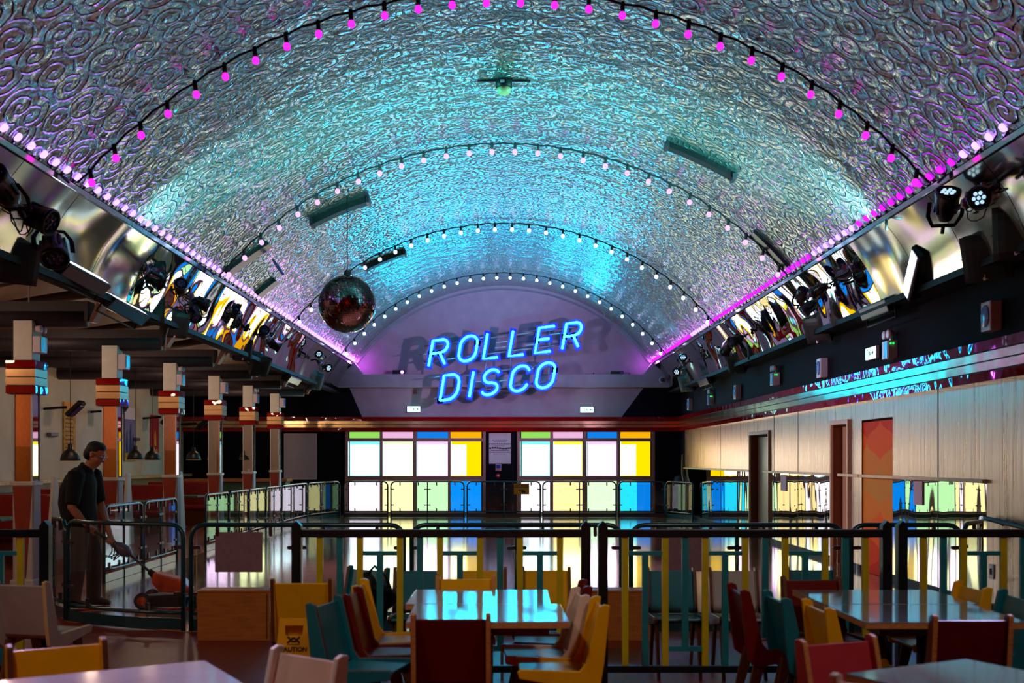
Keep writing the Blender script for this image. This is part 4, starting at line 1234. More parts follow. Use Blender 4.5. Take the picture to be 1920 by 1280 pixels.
# ---------------------------------------------------------------- left aisle: pendants, wall lamps, posters, booths
PEN = {}
def pendant(px, py, Y, lab):
    c = P(px, py, Y)
    t = thing('pendant_lamp', lab, 'pendant lamp', c, group='black dome pendants in the left aisle')
    if not PEN:
        b = MB(); prof = [(.165, -.10), (.162, -.06), (.145, .0), (.115, .05), (.07, .085), (.045, .10), (.042, .17), (.02, .18)]
        b.lathe(prof, 20); PEN['s'] = b.build('shade', M['pendant'], t)
        b = MB(); b.lathe([(.165, -.112), (.17, -.108), (.17, -.10), (.15, -.099)], 20); PEN['r'] = b.build('rim', M['dado'], t)
    else: child(PEN['s'], t); child(PEN['r'], t)
    b = MB(); b.tube([(0, 0, .17), (0, 0, 3.36 - c.z + (c.x + 9.2) * .2235)], .006, 6); b.build('cord', M['rubber'], t)
for px, py, Y, nm in ((132, 852, 18.2, 'black dome pendant lamp before the yellow poster, nearest of the row'), (254, 852, 21.3, 'black dome pendant lamp between the violet and the red poster'),
                      (286, 853, 22.3, 'black dome pendant lamp before the red poster'), (363, 853, 24.6, 'black dome pendant lamp against the dark far wall beside the third pillar'),
                      (402, 853, 25.6, 'black dome pendant lamp seen beside the fourth pillar'), (461, 853, 27.4, 'black dome pendant lamp seen beside the fifth pillar')):
    pendant(px, py, Y, nm)
def wall_lamp(px, py, lab):
    Y = 8.98 * F / (VX - px); c = P(px, py, Y); c.x = -8.98
    t = thing('wall_flood_lamp', lab, 'wall lamp', c)
    b = MB(); b.tube([(0, 0, 0), (.45, 0, .03)], .025, 8); b.build('arm', M['black'], t)
    b = MB(); b.box((.62, 0, 0), (.40, .26, .10), Matrix.Rotation(-.75, 3, 'Y')); b.build('head', M['blackgloss'], t, bevel=.03)
    b = MB(); b.box((.655, 0, -.045), (.26, .18, .02), Matrix.Rotation(-.75, 3, 'Y')); b.build('lens', M['parlensdim'], t)
wall_lamp(82, 766, 'black flood lamp on an arm left of the yellow poster')
wall_lamp(268, 784, 'black flood lamp on an arm between the violet and the red poster')
wall_lamp(170, 772, 'black flood lamp on an arm right of the yellow poster')
wall_lamp(338, 795, 'black flood lamp on an arm at the far end of the left wall')
def poster(px0, px1, py0, py1, base, lab, extra):
    Y0, Y1 = 8.97 * F / (VX - px0), 8.97 * F / (VX - px1)
    ym = (Y0 + Y1) / 2
    z1, z0 = EYE - (py0 - VY) * ym / F, EYE - (py1 - VY) * ym / F
    t = thing('wall_poster', lab, 'poster', (-8.985, ym, z0))
    L, H = Y1 - Y0, z1 - z0
    b = MB(); b.span((0, -L / 2, 0), (.015, L / 2, H)); b.build('sheet', base, t)
    extra(t, L, H)
def ex_y(t, L, H):
    b = MB(); b.span((.015, -L / 2, H * .86), (.02, L / 2, H)); b.build('title_band', M['posteror'], t)
    b = MB()
    for i in range(9): b.span((.015, -L * .38, H * (.1 + .08 * i)), (.019, L * random.uniform(.1, .4), H * (.125 + .08 * i)))
    b.build('printed_text', M['jamb'], t)
def ex_b(t, L, H):
    b = MB(); b.span((.015, -L / 2, H * .78), (.02, L / 2, H)); b.build('white_header', M['paper'], t)
    b = MB()
    for y, hh, w in ((-L * .3, .42, .12), (L * .05, .55, .14), (L * .3, .36, .12)):
        b.prism([(y - w * L * .9, 0), (y + w * L * .9, 0), (y + w * L * .5, hh * H * .7), (y, hh * H), (y - w * L * .5, hh * H * .7)], .004, frame_m((.018, 0, H * .15), (0, 1, 0), (0, 0, 1)))
    b.build('dark_figures', M['posterdk'], t)
    b = MB(); b.span((.015, -L / 2, 0), (.02, L / 2, H * .15)); b.build('yellow_footer', M['postery'], t)
def ex_r(t, L, H):
    b = MB(); b.prism([(-.1 * L, .28 * H), (.16 * L, .28 * H), (.12 * L, .55 * H), (0.02 * L, .68 * H), (-.1 * L, .5 * H)], .004, frame_m((.018, 0, 0), (0, 1, 0), (0, 0, 1)))
    b.span((.016, -L * .3, H * .12), (.02, L * .3, H * .2)); b.build('orange_figure', M['posteror'], t)
poster(120, 142, 754, 850, M['postery'], 'yellow poster with an orange top on the left wall', ex_y)
poster(234, 253, 764, 864, M['posterb'], 'violet poster with dark blue shapes on the left wall', ex_b)
poster(283, 298, 778, 858, M['posterr'], 'red poster with an orange shape on the left wall', ex_r)
for y, lab in ((21.0, 'small grey plate on the left wall beside the yellow poster'), (25.8, 'small grey plate on the left wall below the lamp by the red poster')):
    b = MB(); b.span((-9.0, y, 2.02), (-8.9, y + .35, 2.09)); tag(b.build('wall_plate', M['lavender'], bevel=.01), lab, 'wall plate')
# shelf along the wall and booths below
b = MB(); b.span((-9.0, 8.0, 1.10), (-8.72, 29.9, 1.17)); b.span((-9.0, 8.0, .95), (-8.96, 29.9, 1.10))
tag(b.build('wall_shelf', M['dado'], bevel=.01), 'long cream shelf along the left wall above the booths', 'shelf')
for i, y in enumerate((13.6, 16.4, 19.6, 22.8, 26.0)):
    t = thing('booth_bench', 'red booth bench with a white end panel, %s from the front' % ORD[i], 'booth', (-7.8, y, 0), group='red booths in the left aisle')
    b = MB(); b.span((-.85, -.07, .35), (.85, .07, 1.02)); b.build('backrest', M['redbooth'], t, bevel=.03)
    b = MB(); b.span((-.85, -.52, .36), (.85, -.08, .47)); b.span((-.85, .08, .36), (.85, .52, .47)); b.build('seat', M['redbooth'], t, bevel=.03)
    b = MB(); b.span((-.85, -.48, 0), (.83, .48, .36)); b.build('plinth', M['jamb'], t)
    b = MB(); b.prism([(-.28, 0), (.28, 0), (.07, 1.30), (-.07, 1.30)], .05, frame_m((.9, 0, 0), (0, 1, 0), (0, 0, 1))); b.build('end_panel', M['white'], t, bevel=.008)
def aisle_table(y, i):
    t = thing('booth_table', 'small green topped table between booths in the left aisle, %s from the front' % ORD[i], 'table', (-7.6, y, 0), group='green tables in the left aisle')
    b = MB(); b.span((-.7, -.35, .70), (.7, .35, .74)); b.build('tabletop', M['green_seat'], t, bevel=.008)
    b = MB(); b.span((-.05, -.05, 0), (.05, .05, .70)); b.span((-.3, -.2, 0), (.3, .2, .03)); b.build('pedestal', M['steel'], t)
for i, y in enumerate((15.0, 18.0, 21.2, 24.4)): aisle_table(y, i)
# counter at the end of the aisle
t = thing('service_counter', 'wooden counter with a teal green front at the far end of the aisle', 'counter', (-7.0, 28.2, 0))
b = MB(); b.span((-1.3, -.3, 0), (1.3, .3, .98)); b.build('front', M['green_seat'], t)
b = MB(); b.span((-1.35, -.4, .98), (1.35, .35, 1.06)); b.build('worktop', M['boxwood'], t, bevel=.01)
# tall menu board beside the first pillar
t = thing('menu_board', 'tall dark board with pale printed sheet left of the first pillar', 'menu board', (-6.28, 12.6, 0))
b = MB(); b.span((-.4, 0, 0), (.20, .07, 2.33)); b.build('board', M['jamb'], t)
b = MB(); b.span((-.38, -.012, .95), (.10, 0, 2.02)); b.build('printed_sheet', M['tilesheet'], t)
b = MB(); b.span((-.38, -.012, 2.13), (.17, 0, 2.31)); b.build('title_card', M['paper'], t)
b = MB()
for z, x0, x1, hh in ((2.245, -.2, .12, .05), (2.17, -.08, .04, .02)):
    x = x0
    while x < x1 - .02: b.span((x, -.016, z - hh / 2), (x + .04, -.012, z + hh / 2)); x += .052
b.build('printed_text', M['ink'], t)
# ---------------------------------------------------------------- rink barriers
def arc_path(pts):
    seg = [(Vector(b) - Vector(a)).length for a, b in zip(pts, pts[1:])]
    L = sum(seg)
    def at(s):
        s = max(0.0, min(L, s)); 
        for (a, b), l in zip(zip(pts, pts[1:]), seg):
            if s <= l + 1e-9: return Vector(a).lerp(Vector(b), s / l)
            s -= l
        return Vector(pts[-1])
    return at, L
def barrier(pts, lab, mid=(), grp='glazed rink barrier panels', H=0.965, r=0.022, sheet=None):
    at, L = arc_path([Vector((p[0], p[1], 0)) for p in pts])
    o = at(0)
    t = thing('rink_barrier', lab, 'barrier', o, group=grp)
    def q(s, z): v = at(s) - o; v.z = z; return v
    k = max(2, int(L / .25))
    Rc = .12
    f = MB()
    path = [q(0, 0), q(0, H - Rc)] + [q(Rc * (1 - math.cos(a)), H - Rc + Rc * math.sin(a)) for a in (PI / 8, PI / 4, 3 * PI / 8)]
    path += [q(Rc + (L - 2 * Rc) * i / k, H) for i in range(k + 1)]
    path += [q(L - Rc * (1 - math.cos(a)), H - Rc + Rc * math.sin(a)) for a in (3 * PI / 8, PI / 4, PI / 8)] + [q(L, H - Rc), q(L, 0)]
    f.tube(path, r, 10)
    f.build('frame', M['tealpaint'], t)
    f = MB(); f.tube([q(L * i / k, .165) for i in range(k + 1)], r * .8, 8); f.build('lower_rail', M['tealpaint'], t)
    for s in mid:
        f = MB(); f.tube([q(s * L, 0.0), q(s * L, H)], r * .8, 8); f.build('mid_post', M['tealpaint'], t)
    def strip(z0, z1, s0, s1, th, nm, m):
        b = MB()
        for i in range(k):
            a, e = q(s0 + (s1 - s0) * i / k, 0), q(s0 + (s1 - s0) * (i + 1) / k, 0)
            d = (e - a).normalized(); nn = Vector((-d.y, d.x, 0)) * th / 2
            z0v, z1v = Vector((0, 0, z0)), Vector((0, 0, z1))
            b.add([a - nn + z0v, e - nn + z0v, e + nn + z0v, a + nn + z0v, a - nn + z1v, e - nn + z1v, e + nn + z1v, a + nn + z1v],
                  [(0, 1, 5, 4), (2, 3, 7, 6), (4, 5, 6, 7), (3, 2, 1, 0)] + ([(0, 4, 7, 3)] if i == 0 else []) + ([(1, 2, 6, 5)] if i == k - 1 else []))
        return b.build(nm, m, t)
    strip(.012, .115, .02, L - .02, .014, 'kick_plate', M['tealpaint'])
    breaks = [0.0] + [s * L for s in mid] + [L]
    for s0, s1 in zip(breaks, breaks[1:]):
        strip(.20, H - .055, s0 + .05, s1 - .05, .008, 'clear_panel', M['glass'])
        w = s1 - s0
        spots = [(s0 + .035, .34, 1), (s0 + .035, .76, 1), (s1 - .035, .34, 1), (s1 - .035, .76, 1)]
        spots += [(s0 + w * u, z, 0) for u in (.25, .75) for z in (.205, H - .06)]
        for s, z, hor in spots:
            b = MB(); d = (q(min(L, s + .02), 0) - q(max(0, s - .02), 0)).normalized()
            nn = Vector((-d.y, d.x, 0))
            hx, hz = (.055, .016) if hor else (.016, .045)
            pl = []
            for i in range(12):
                a = 2 * PI * i / 12
                e = hx - hz if hor else 0; g = hz - hx if not hor else 0
                cx = (e if math.cos(a) > 0 else -e); cz = (g if math.sin(a) > 0 else -g)
                rr = min(hx, hz)
                pl.append((cx + rr * math.cos(a), cz + rr * math.sin(a)))
            b.prism(pl, .03, frame_m(q(s, z), d, (0, 0, 1)))
            b.build('clip', M['clip'], t)
    if sheet:
        s0, s1, z0, z1 = sheet
        b = MB(); a, e = q(s0, 0), q(s1, 0); d = (e - a).normalized(); nn = Vector((d.y, -d.x, 0)) * .012
        b.quad(a + nn + Vector((0, 0, z0)), e + nn + Vector((0, 0, z0)), e + nn + Vector((0, 0, z1)), a + nn + Vector((0, 0, z1)))
        b.build('blank_sheet', M['boardgrey'], t)
    return t
M['boardgrey'] = mat('grey_violet_sheet', rgb(140, 108, 124), 0.6, var=0.1, ns=30)
yf = 9.6
def xs(px, y=yf): return (px - VX) * y / F
barrier([(-4.62, 10.95), (-4.45, 10.6), (-4.24, 10.33)], 'short barrier panel turning back at the near left corner of the rink')
barrier([(-4.19, 10.26), (-3.9, 10.02), (-3.5, 9.8), (-2.9, 9.66)], 'curved glazed barrier panel before the man with the machine')
barrier([(-2.82, 9.63), (xs(757), yf)], 'near barrier panel with a blank sheet behind the wooden box', sheet=(.22, .65, .54, .90), mid=(.5,))
barrier([(xs(772), yf), (xs(1165), yf)], 'near barrier panel behind the cyan lit table', mid=(.5,))
barrier([(xs(1183), yf), (xs(1580), yf)], 'near barrier panel with a blank sheet behind the teal and grey chairs', mid=(.5,), sheet=(.33, .66, .55, .88))
barrier([(xs(1596), yf), (4.12, yf)], 'near barrier panel before the orange patterned door')
barrier([(4.18, 9.68), (4.55, 10.15), (4.86, 10.85)], 'short barrier panel turning back to the right wall')
for i, (a, b_) in enumerate(((13.35, 14.75), (14.82, 16.3), (17.9, 19.38), (19.44, 20.9), (20.96, 22.4), (22.46, 24.0))):
    barrier([(-5.0, a), (-5.0, b_)], 'glazed barrier panel on the left side of the rink, %s from the front' % ORD[i], mid=(.5,))
barrier([(-5.0, 24.06), (-5.0, 25.5), (-4.94, 26.8)], 'barrier panel at the start of the far left corner of the rink', mid=(.5,))
barrier([(-4.93, 26.88), (-4.72, 27.95), (-4.40, 28.6)], 'curved barrier panel at the far left corner of the rink', mid=(.5,))
fy = 28.68
for i, (a, b_) in enumerate(((645, 727), (733, 870), (876, 1013), (1018, 1155), (1160, 1247))):
    where = ['leftmost, under the left windows', 'before the yellow and green window lights', 'in the middle, with the yellow sign', 'before the right windows', 'rightmost, before the blue window light'][i]
    barrier([(xs(a, fy), fy), (xs(b_, fy), fy)], 'far barrier panel, ' + where, mid=(.5,) if b_ - a > 100 else ())
barrier([(4.36, 28.6), (4.62, 28.1), (4.86, 27.4)], 'barrier panel turning to the wall at the far right corner')
t = thing('barrier_sign', 'yellow sign with black writing and arrow on the far barrier', 'sign', P(978, 916.5, fy - .06))
m = MB(); m.span((-.205, -.006, -.145), (.205, .006, .145)); m.build('card', M['signyellow'], t)
for k, s in enumerate(('SKATE ROUND', 'THIS WAY ONLY')): lettering(s, .052, M['ink'], t, (0, -.009, .095 - .05 * k), (PI / 2, 0, 0))
m = MB(); fm = frame_m((0, -.009, 0), (1, 0, 0), (0, 0, 1))
m.prism([(-.09, -.03), (-.05, -.005), (-.05, -.02), (.06, -.02), (.06, -.04), (-.05, -.04), (-.05, -.055)], .003, fm)
m.prism([(.0, -.05), (.10, -.05), (.10, -.09), (.0, -.09)], .003, fm)
for x in (.02, .08): m.lathe([(.018, -.002), (.018, .002)], 10, fm @ Matrix.Translation((x, -.10, 0)))
m.build('printed_arrow', M['ink'], t)

# ---------------------------------------------------------------- cafe fence of yellow and teal slats
FY = 7.15
def fx(px): return (px - VX) * FY / F
def fz(py): return EYE - (py - VY) * FY / F
def fence(x0, x1, first, lab, type0='U', left=True, right=True, start_gap=0):
    o = Vector((fx(x0), FY, 0))
    t = thing('slatted_fence', lab, 'fence', o, group='slatted fence panels round the cafe')
    W = fx(x1) - fx(x0)
    def post(x, h):
        b = MB(); w = .032
        b.span((x - w, -w, 0), (x + w, w, h - .035))
        b.add([(x - w, -w, h - .035), (x + w, -w, h - .035), (x + w, w, h - .035), (x - w, w, h - .035), (x, -w, h), (x, w, h)], [(0, 1, 4), (3, 5, 2), (0, 4, 5, 3), (1, 2, 5, 4)])
        b.build('post', M['fenceframe'], t)
    if left: post(0, 1.145)
    if right: post(W, 1.145)
    a0, a1 = (.032 if left else 0), (W - .032 if right else W)
    b = MB(); b.span((a0, -.022, fz(1007)), (a1, .022, fz(992))); b.build('top_rail', M['fenceframe'], t, bevel=.004)
    b = MB(); b.span((a0, -.022, fz(1260)), (a1, .022, fz(1247))); b.build('bottom_rail', M['fenceframe'], t, bevel=.004)
    top, bot = fz(1006), fz(1248)
    w = .021
    def vert(x, z0, z1, m): 
        b = MB(); b.span((x - w, -.014, z0), (x + w, .014, z1)); b.build('slat', m, t)
    n = 0; px = first; ty = type0
    while px < x1 - 12:
        x = fx(px) - o.x
        if x > a0: vert(x, bot, top, M['slaty'])
        px2 = px + 75
        if px2 < x1 + 5:
            xm, x2 = fx(px + 37.5) - o.x, fx(px2) - o.x
            if px2 > x1 - 12: x2 = a1 + w
            if ty == 'D':
                b = MB(); b.span((x + w, -.013, fz(1041)), (x2 - w, .013, fz(1033))); b.build('cross_slat', M['slatt'], t)
                vert(xm, bot, fz(1040), M['slatt'])
            else:
                b = MB(); b.span((x + w, -.013, fz(1220)), (x2 - w, .013, fz(1211))); b.build('cross_slat', M['slatt'], t)
                vert(xm, fz(1212), top, M['slatt'])
            ty = 'U' if ty == 'D' else 'D'
        px = px2
    return t
fence(557, 1098, 600, 'yellow and teal slatted fence panel behind the cyan lit table')
fence(1130, 1661, 1172, 'yellow and teal slatted fence panel right of the cyan lit table', 'D')
fence(1690, 2200, 1731, 'yellow and teal slatted fence panel at the right edge of the photo', 'U')
fence(-420, 86, -336, 'slatted fence panel at the left edge of the photo behind the grey chair', 'D')

# ---------------------------------------------------------------- cafe chairs and tables
CH = {}
def chair_parts(col, edge):
    if (col, edge) in CH: return CH[(col, edge)]
    W, T = .39, .026
    side = [(-.262, .80), (-.235, .806), (-.205, .795), (-.135, .50), (-.105, .462), (.20, .475), (.215, .46), (.205, .425), (-.02, .385), (-.16, .36), (-.215, .40), (-.232, .50)]
    out = []
    for sx in (-1, 1):
        b = MB(); b.prism(side, T, frame_m((sx * (W / 2 - T / 2), 0, 0), (0, 1, 0), (0, 0, 1)), 0, 1)
        out.append(('side_frame', b, [M[col], M[edge]]))
    b = MB()
    d = Vector((0, -.066, .265)).normalized()
    c = Vector((0, -.199, .615))
    Mx = frame_m(c, (1, 0, 0), d)
    hw, hh = W / 2 - T, .165
    b.prism([(-hw, -hh), (hw, -hh), (hw, hh), (-hw, hh)], .016, Mx); out.append(('backrest', b, [M[col]]))
    b = MB(); b.prism([(-hw, -.15), (hw, -.15), (hw, .20), (-hw, .20)], .016, frame_m((0, 0, .445), (1, 0, 0), (0, 1, .02))); out.append(('seat', b, [M[col]]))
    for sx in (-1, 1):
        for sy, y0, y1 in ((-1, -.13, -.24), (1, .10, .19)):
            b = MB(); x = sx * (W / 2 - T - .012)
            b.add([(x - .011, y0 - .035, .42), (x + .011, y0 - .035, .42), (x + .011, y0 + .035, .42), (x - .011, y0 + .035, .42),
                   (x - .011, y1 - .016, 0), (x + .011, y1 - .016, 0), (x + .011, y1 + .016, 0), (x - .011, y1 + .016, 0)],
                  [(3, 2, 1, 0), (4, 5, 6, 7), (0, 1, 5, 4), (1, 2, 6, 5), (2, 3, 7, 6), (3, 0, 4, 7)])
            out.append(('leg', b, [M['plydark']]))
    b = MB(); b.span((-hw, -.012, .40), (hw, .012, .425)); out.append(('stretcher', b, [M['plydark']]))
    CH[(col, edge)] = (out, [])
    return CH[(col, edge)]
def chair(x, y, rz, col, edge, lab, grp, z=0.0, sc=1.0):
    """x, y is the middle of the top of the backrest; rz = 0 faces away from the camera"""
    R = Matrix.Rotation(math.radians(rz), 3, 'Z')
    off = R @ Vector((0, -.225 * sc, 0))
    t = thing('cafe_chair', lab, 'chair', (x - off.x, y - off.y, z), math.radians(rz), grp)
    out, made = chair_parts(col, edge)
    if made:
        for o in made: child(o, t)
    else:
        for nm, b, ms in out: made.append(b.build(nm, ms, t, bevel=.005 if nm in ('side_frame', 'backrest', 'seat') else 0))
    t.scale = (sc, sc, sc)
    return t
G1, G2, G3 = 'chairs round the cyan lit table', 'chairs round the right table', 'chairs behind the slatted fence'
chair(-.256, 5.20, 0, 'cred', 'ply', 'maroon chair with its back to the camera at the front of the cyan lit table', G1)
chair(-.95, 5.73, -104, 'cteal', 'plydark', 'teal chair on the left side of the cyan lit table, nearest of three', G1)
chair(-.86, 6.12, -93, 'cred', 'plydark', 'maroon chair on the left side of the cyan lit table, between teal and yellow', G1)
chair(-.87, 6.54, -90, 'cyel', 'cyel', 'yellow chair on the left side of the cyan lit table, farthest of three', G1)
chair(.505, 5.68, 92, 'cyel', 'cyel', 'yellow chair on the right side of the cyan lit table, nearest of three', G1)
chair(.43, 6.09, 94, 'cwhite', 'cwhite', 'white chair on the right side of the cyan lit table, between two others', G1)
chair(.49, 6.50, 90, 'cred', 'cred', 'maroon chair on the right side of the cyan lit table, farthest of three', G1)
chair(-.245, 6.93, 180, 'cyel', 'ply', 'yellow chair facing the camera at the far end of the cyan lit table', G1)
chair(-1.27, 6.72, 0, 'cyel', 'plydark', 'yellow chair behind the yellow caution sign, beside the wooden box', None)
chair(-2.99, 6.62, -14, 'cgrey', 'dado', 'pale grey chair cut by the left edge of the photo', None)
chair(-1.84, 4.40, -148, 'cyel', 'plydark', 'yellow chair behind the lilac table corner at the lower left', None)
chair(-.77, 4.18, 143, 'cwhite', 'white', 'white chair by the lilac table at the lower left', None)
chair(1.395, 6.31, -90, 'cred', 'plydark', 'maroon chair on the left side of the right table, farthest of three', G2)
chair(1.53, 5.95, -88, 'cteal', 'cteal', 'dark teal chair on the left side of the right table, in the middle', G2)
chair(1.65, 5.57, -88, 'cyel', 'cyel', 'yellow chair on the left side of the right table, nearest of three', G2)
chair(1.98, 6.86, 184, 'cred', 'plydark', 'maroon chair facing the camera at the far end of the right table', G2)
chair(2.82, 6.43, 92, 'cyel', 'cyel', 'yellow chair on the right side of the right table', G2)
chair(2.88, 6.0, 88, 'cteal', 'cteal', 'teal chair on the right side of the right table', G2)
chair(2.26, 5.16, 0, 'cred', 'ply', 'maroon chair with its back to the camera at the right table', G2)
chair(1.41, 4.50, -158, 'cpink', 'ply', 'rose red chair beyond the near table at the lower right', None)
chair(1.31, 3.63, -41, 'cwhite', 'white', 'white chair before the near table at the lower right', None)
chair(2.33, 4.32, 118, 'cteal', 'ply', 'teal chair at the lower right corner of the photo', None)
for px, y, rz, col, lab in ((690, 7.95, 150, 'cteal', 'teal chair behind the fence with a black bag on it'), (784, 7.9, 180, 'cteal', 'teal chair behind the fence, left of the two yellow ones'),
                        (904, 7.9, 180, 'cyel', 'yellow chair behind the fence beside the teal one'), (1024, 7.92, 180, 'cyel', 'yellow chair behind the fence nearest the fence gap'),
                        (1258, 7.9, 180, 'cteal', 'teal chair behind the fence beside the brown box'), (1374, 7.9, 180, 'cgrey', 'grey chair behind the fence right of the teal one'),
                        (1520, 7.95, 180, 'cteal', 'teal chair behind the fence above the maroon chair')):
    chair((px - VX) * y / F, y, rz, col, 'plydark', lab, G3, 0, .94)
def bag():
    t = thing('shoulder_bag', 'black bag lying on the teal chair behind the fence', 'bag', (-.93, 7.72, .445))
    b = MB(); b.ball((0, 0, .11), (.16, .09, .11), 14); b.ball((-.06, 0, .17), (.08, .07, .13), 12); b.build('body', M['black'], t)
    b = MB(); b.tube([(-.05, -.02, .28), (0, -.03, .34), (.08, -.02, .27), (.12, 0, .15)], .012, 6); b.build('strap', M['rubber'], t)
bag()
def table(x, y, rz, lab, top='tabletop', w=.83, d=.665, grp=None):
    t = thing('cafe_table', lab, 'table', (x, y, 0), math.radians(rz), grp)
    b = MB(); b.span((-w / 2, -d / 2, .725), (w / 2, d / 2, .732)); b.build('tabletop', M[top], t, bevel=.003)
    b = MB(); b.span((-w / 2 + .001, -d / 2 + .001, .698), (w / 2 - .001, d / 2 - .001, .725)); b.build('plywood_core', M['ply'], t)
    b = MB(); b.span((-w / 2 + .10, -d / 2 + .08, .65), (w / 2 - .10, d / 2 - .08, .698)); b.build('under_frame', M['steel'], t)
    b = MB(); b.tube([(0, 0, .66), (0, 0, .03)], .03, 12); b.build('pedestal', M['steel'], t)
    b = MB(); b.lathe([(.10, 0), (.10, .012), (.04, .035)], 16); b.build('base_plate', M['steel'], t)
table(-.085, 5.725, 1, 'cyan lit glossy table nearest the camera in the middle', grp='glossy cafe tables')
table(-.14, 6.40, -.5, 'second glossy table set behind the cyan lit one', grp='glossy cafe tables')
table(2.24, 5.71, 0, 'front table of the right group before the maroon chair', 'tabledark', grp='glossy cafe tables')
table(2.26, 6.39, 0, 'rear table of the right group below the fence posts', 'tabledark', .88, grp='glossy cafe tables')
table(-1.40, 3.84, 31, 'lilac lit table corner at the lower left of the photo', 'tabletop', .84, .70, grp='glossy cafe tables')
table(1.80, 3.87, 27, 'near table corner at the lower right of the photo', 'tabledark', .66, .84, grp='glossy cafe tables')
def wbox(px0, px1, pyb, Hh, lab, D=.45):
    Y = 1.55 * F / (pyb - VY)
    x0, x1 = (px0 - VX) * Y / F, (px1 - VX) * Y / F
    W = x1 - x0
    t = thing('plywood_box', lab, 'box', ((x0 + x1) / 2, Y, 0))
    b = MB(); b.span((-W / 2, 0, 0), (W / 2, .018, Hh)); b.span((-W / 2, D - .018, 0), (W / 2, D, Hh)); b.span((-W / 2, .018, 0), (-W / 2 + .018, D - .018, Hh)); b.span((W / 2 - .018, .018, 0), (W / 2, D - .018, Hh))
    b.build('panels', M['boxwood'], t)
    b = MB(); b.span((-W / 2 - .005, -.005, Hh), (W / 2 + .005, D + .005, Hh + .02)); b.build('lid', M['boxwood'], t, bevel=.004)
    b = MB(); b.span((W / 2 - .028, -.003, 0.01), (W / 2 - .022, .0, Hh - .01)); b.build('corner_seam', M['ink'], t)
wbox(370, 506, 1200, .41, 'varnished plywood box on the floor left of the yellow chair', .22)
wbox(1084, 1219, 1200, .41, 'varnished plywood box on the floor behind the fence posts', .22)
def caution():
    Y = 6.0
    t = thing('caution_sign', 'yellow folding CAUTION floor sign behind the white chair', 'caution sign', ((553 - VX) * Y / F, Y, 0))
    for s in (-1, 1):
        b = MB()
        Mx = frame_m((0, s * .005, .65), (1, 0, 0), Vector((0, -s * .13, .65)))
        if s < 0:
            b.prism([(-.085, .0), (-.08, .012), (.08, .012), (.085, 0), (.088, -.03), (-.088, -.03)], .02, Mx)
            b.prism([(-.088, -.03), (-.052, -.03), (-.048, -.085), (-.09, -.085)], .02, Mx); b.prism([(.088, -.03), (.052, -.03), (.048, -.085), (.09, -.085)], .02, Mx)
            b.prism([(-.09, -.085), (.09, -.085), (.13, -.61), (.10, -.625), (.07, -.61), (-.07, -.61), (-.10, -.625), (-.13, -.61)], .02, Mx)
        else: b.prism([(-.085, 0), (.085, 0), (.13, -.61), (-.13, -.61)], .02, Mx)
        fl = b.build('board', M['cautiony'], t)
        if s < 0:
            e = Mx.to_euler()
            f = Mx @ Vector((0, -.163, .0115)); lettering('CAUTION', .034, M['ink'], t, f, e)
            m = MB(); fm = Mx @ Matrix.Translation((0, .020, .0115))
            for sx in (-1, 1):
                m.tube([fm @ Vector((sx * x, y, 0)) for x, y in ((.034, -.112), (.022, -.122), (.008, -.138), (-.008, -.138))], .005, 6)
                m.tube([fm @ Vector((sx * x, y, 0)) for x, y in ((.034, -.146), (.022, -.136), (.008, -.120), (-.008, -.120))], .005, 6)
            for i in range(9): m.prism([(-.034 + i * .0078, -.158), (-.029 + i * .0078, -.158), (-.029 + i * .0078, -.152), (-.034 + i * .0078, -.152)], .001, fm)
            m.build('printed_logo', M['ink'], t)
            m = MB(); m.lathe([(.014, 0), (.014, .001)], 14, fm @ Matrix.Translation((0, -.25, 0))); m.build('red_spot', M['redink'], t)
            m = MB(); m.prism([(.03, -.225), (.085, -.225), (.085, -.30), (.03, -.30)], .001, fm); m.build('white_label', M['paper'], t)
caution()
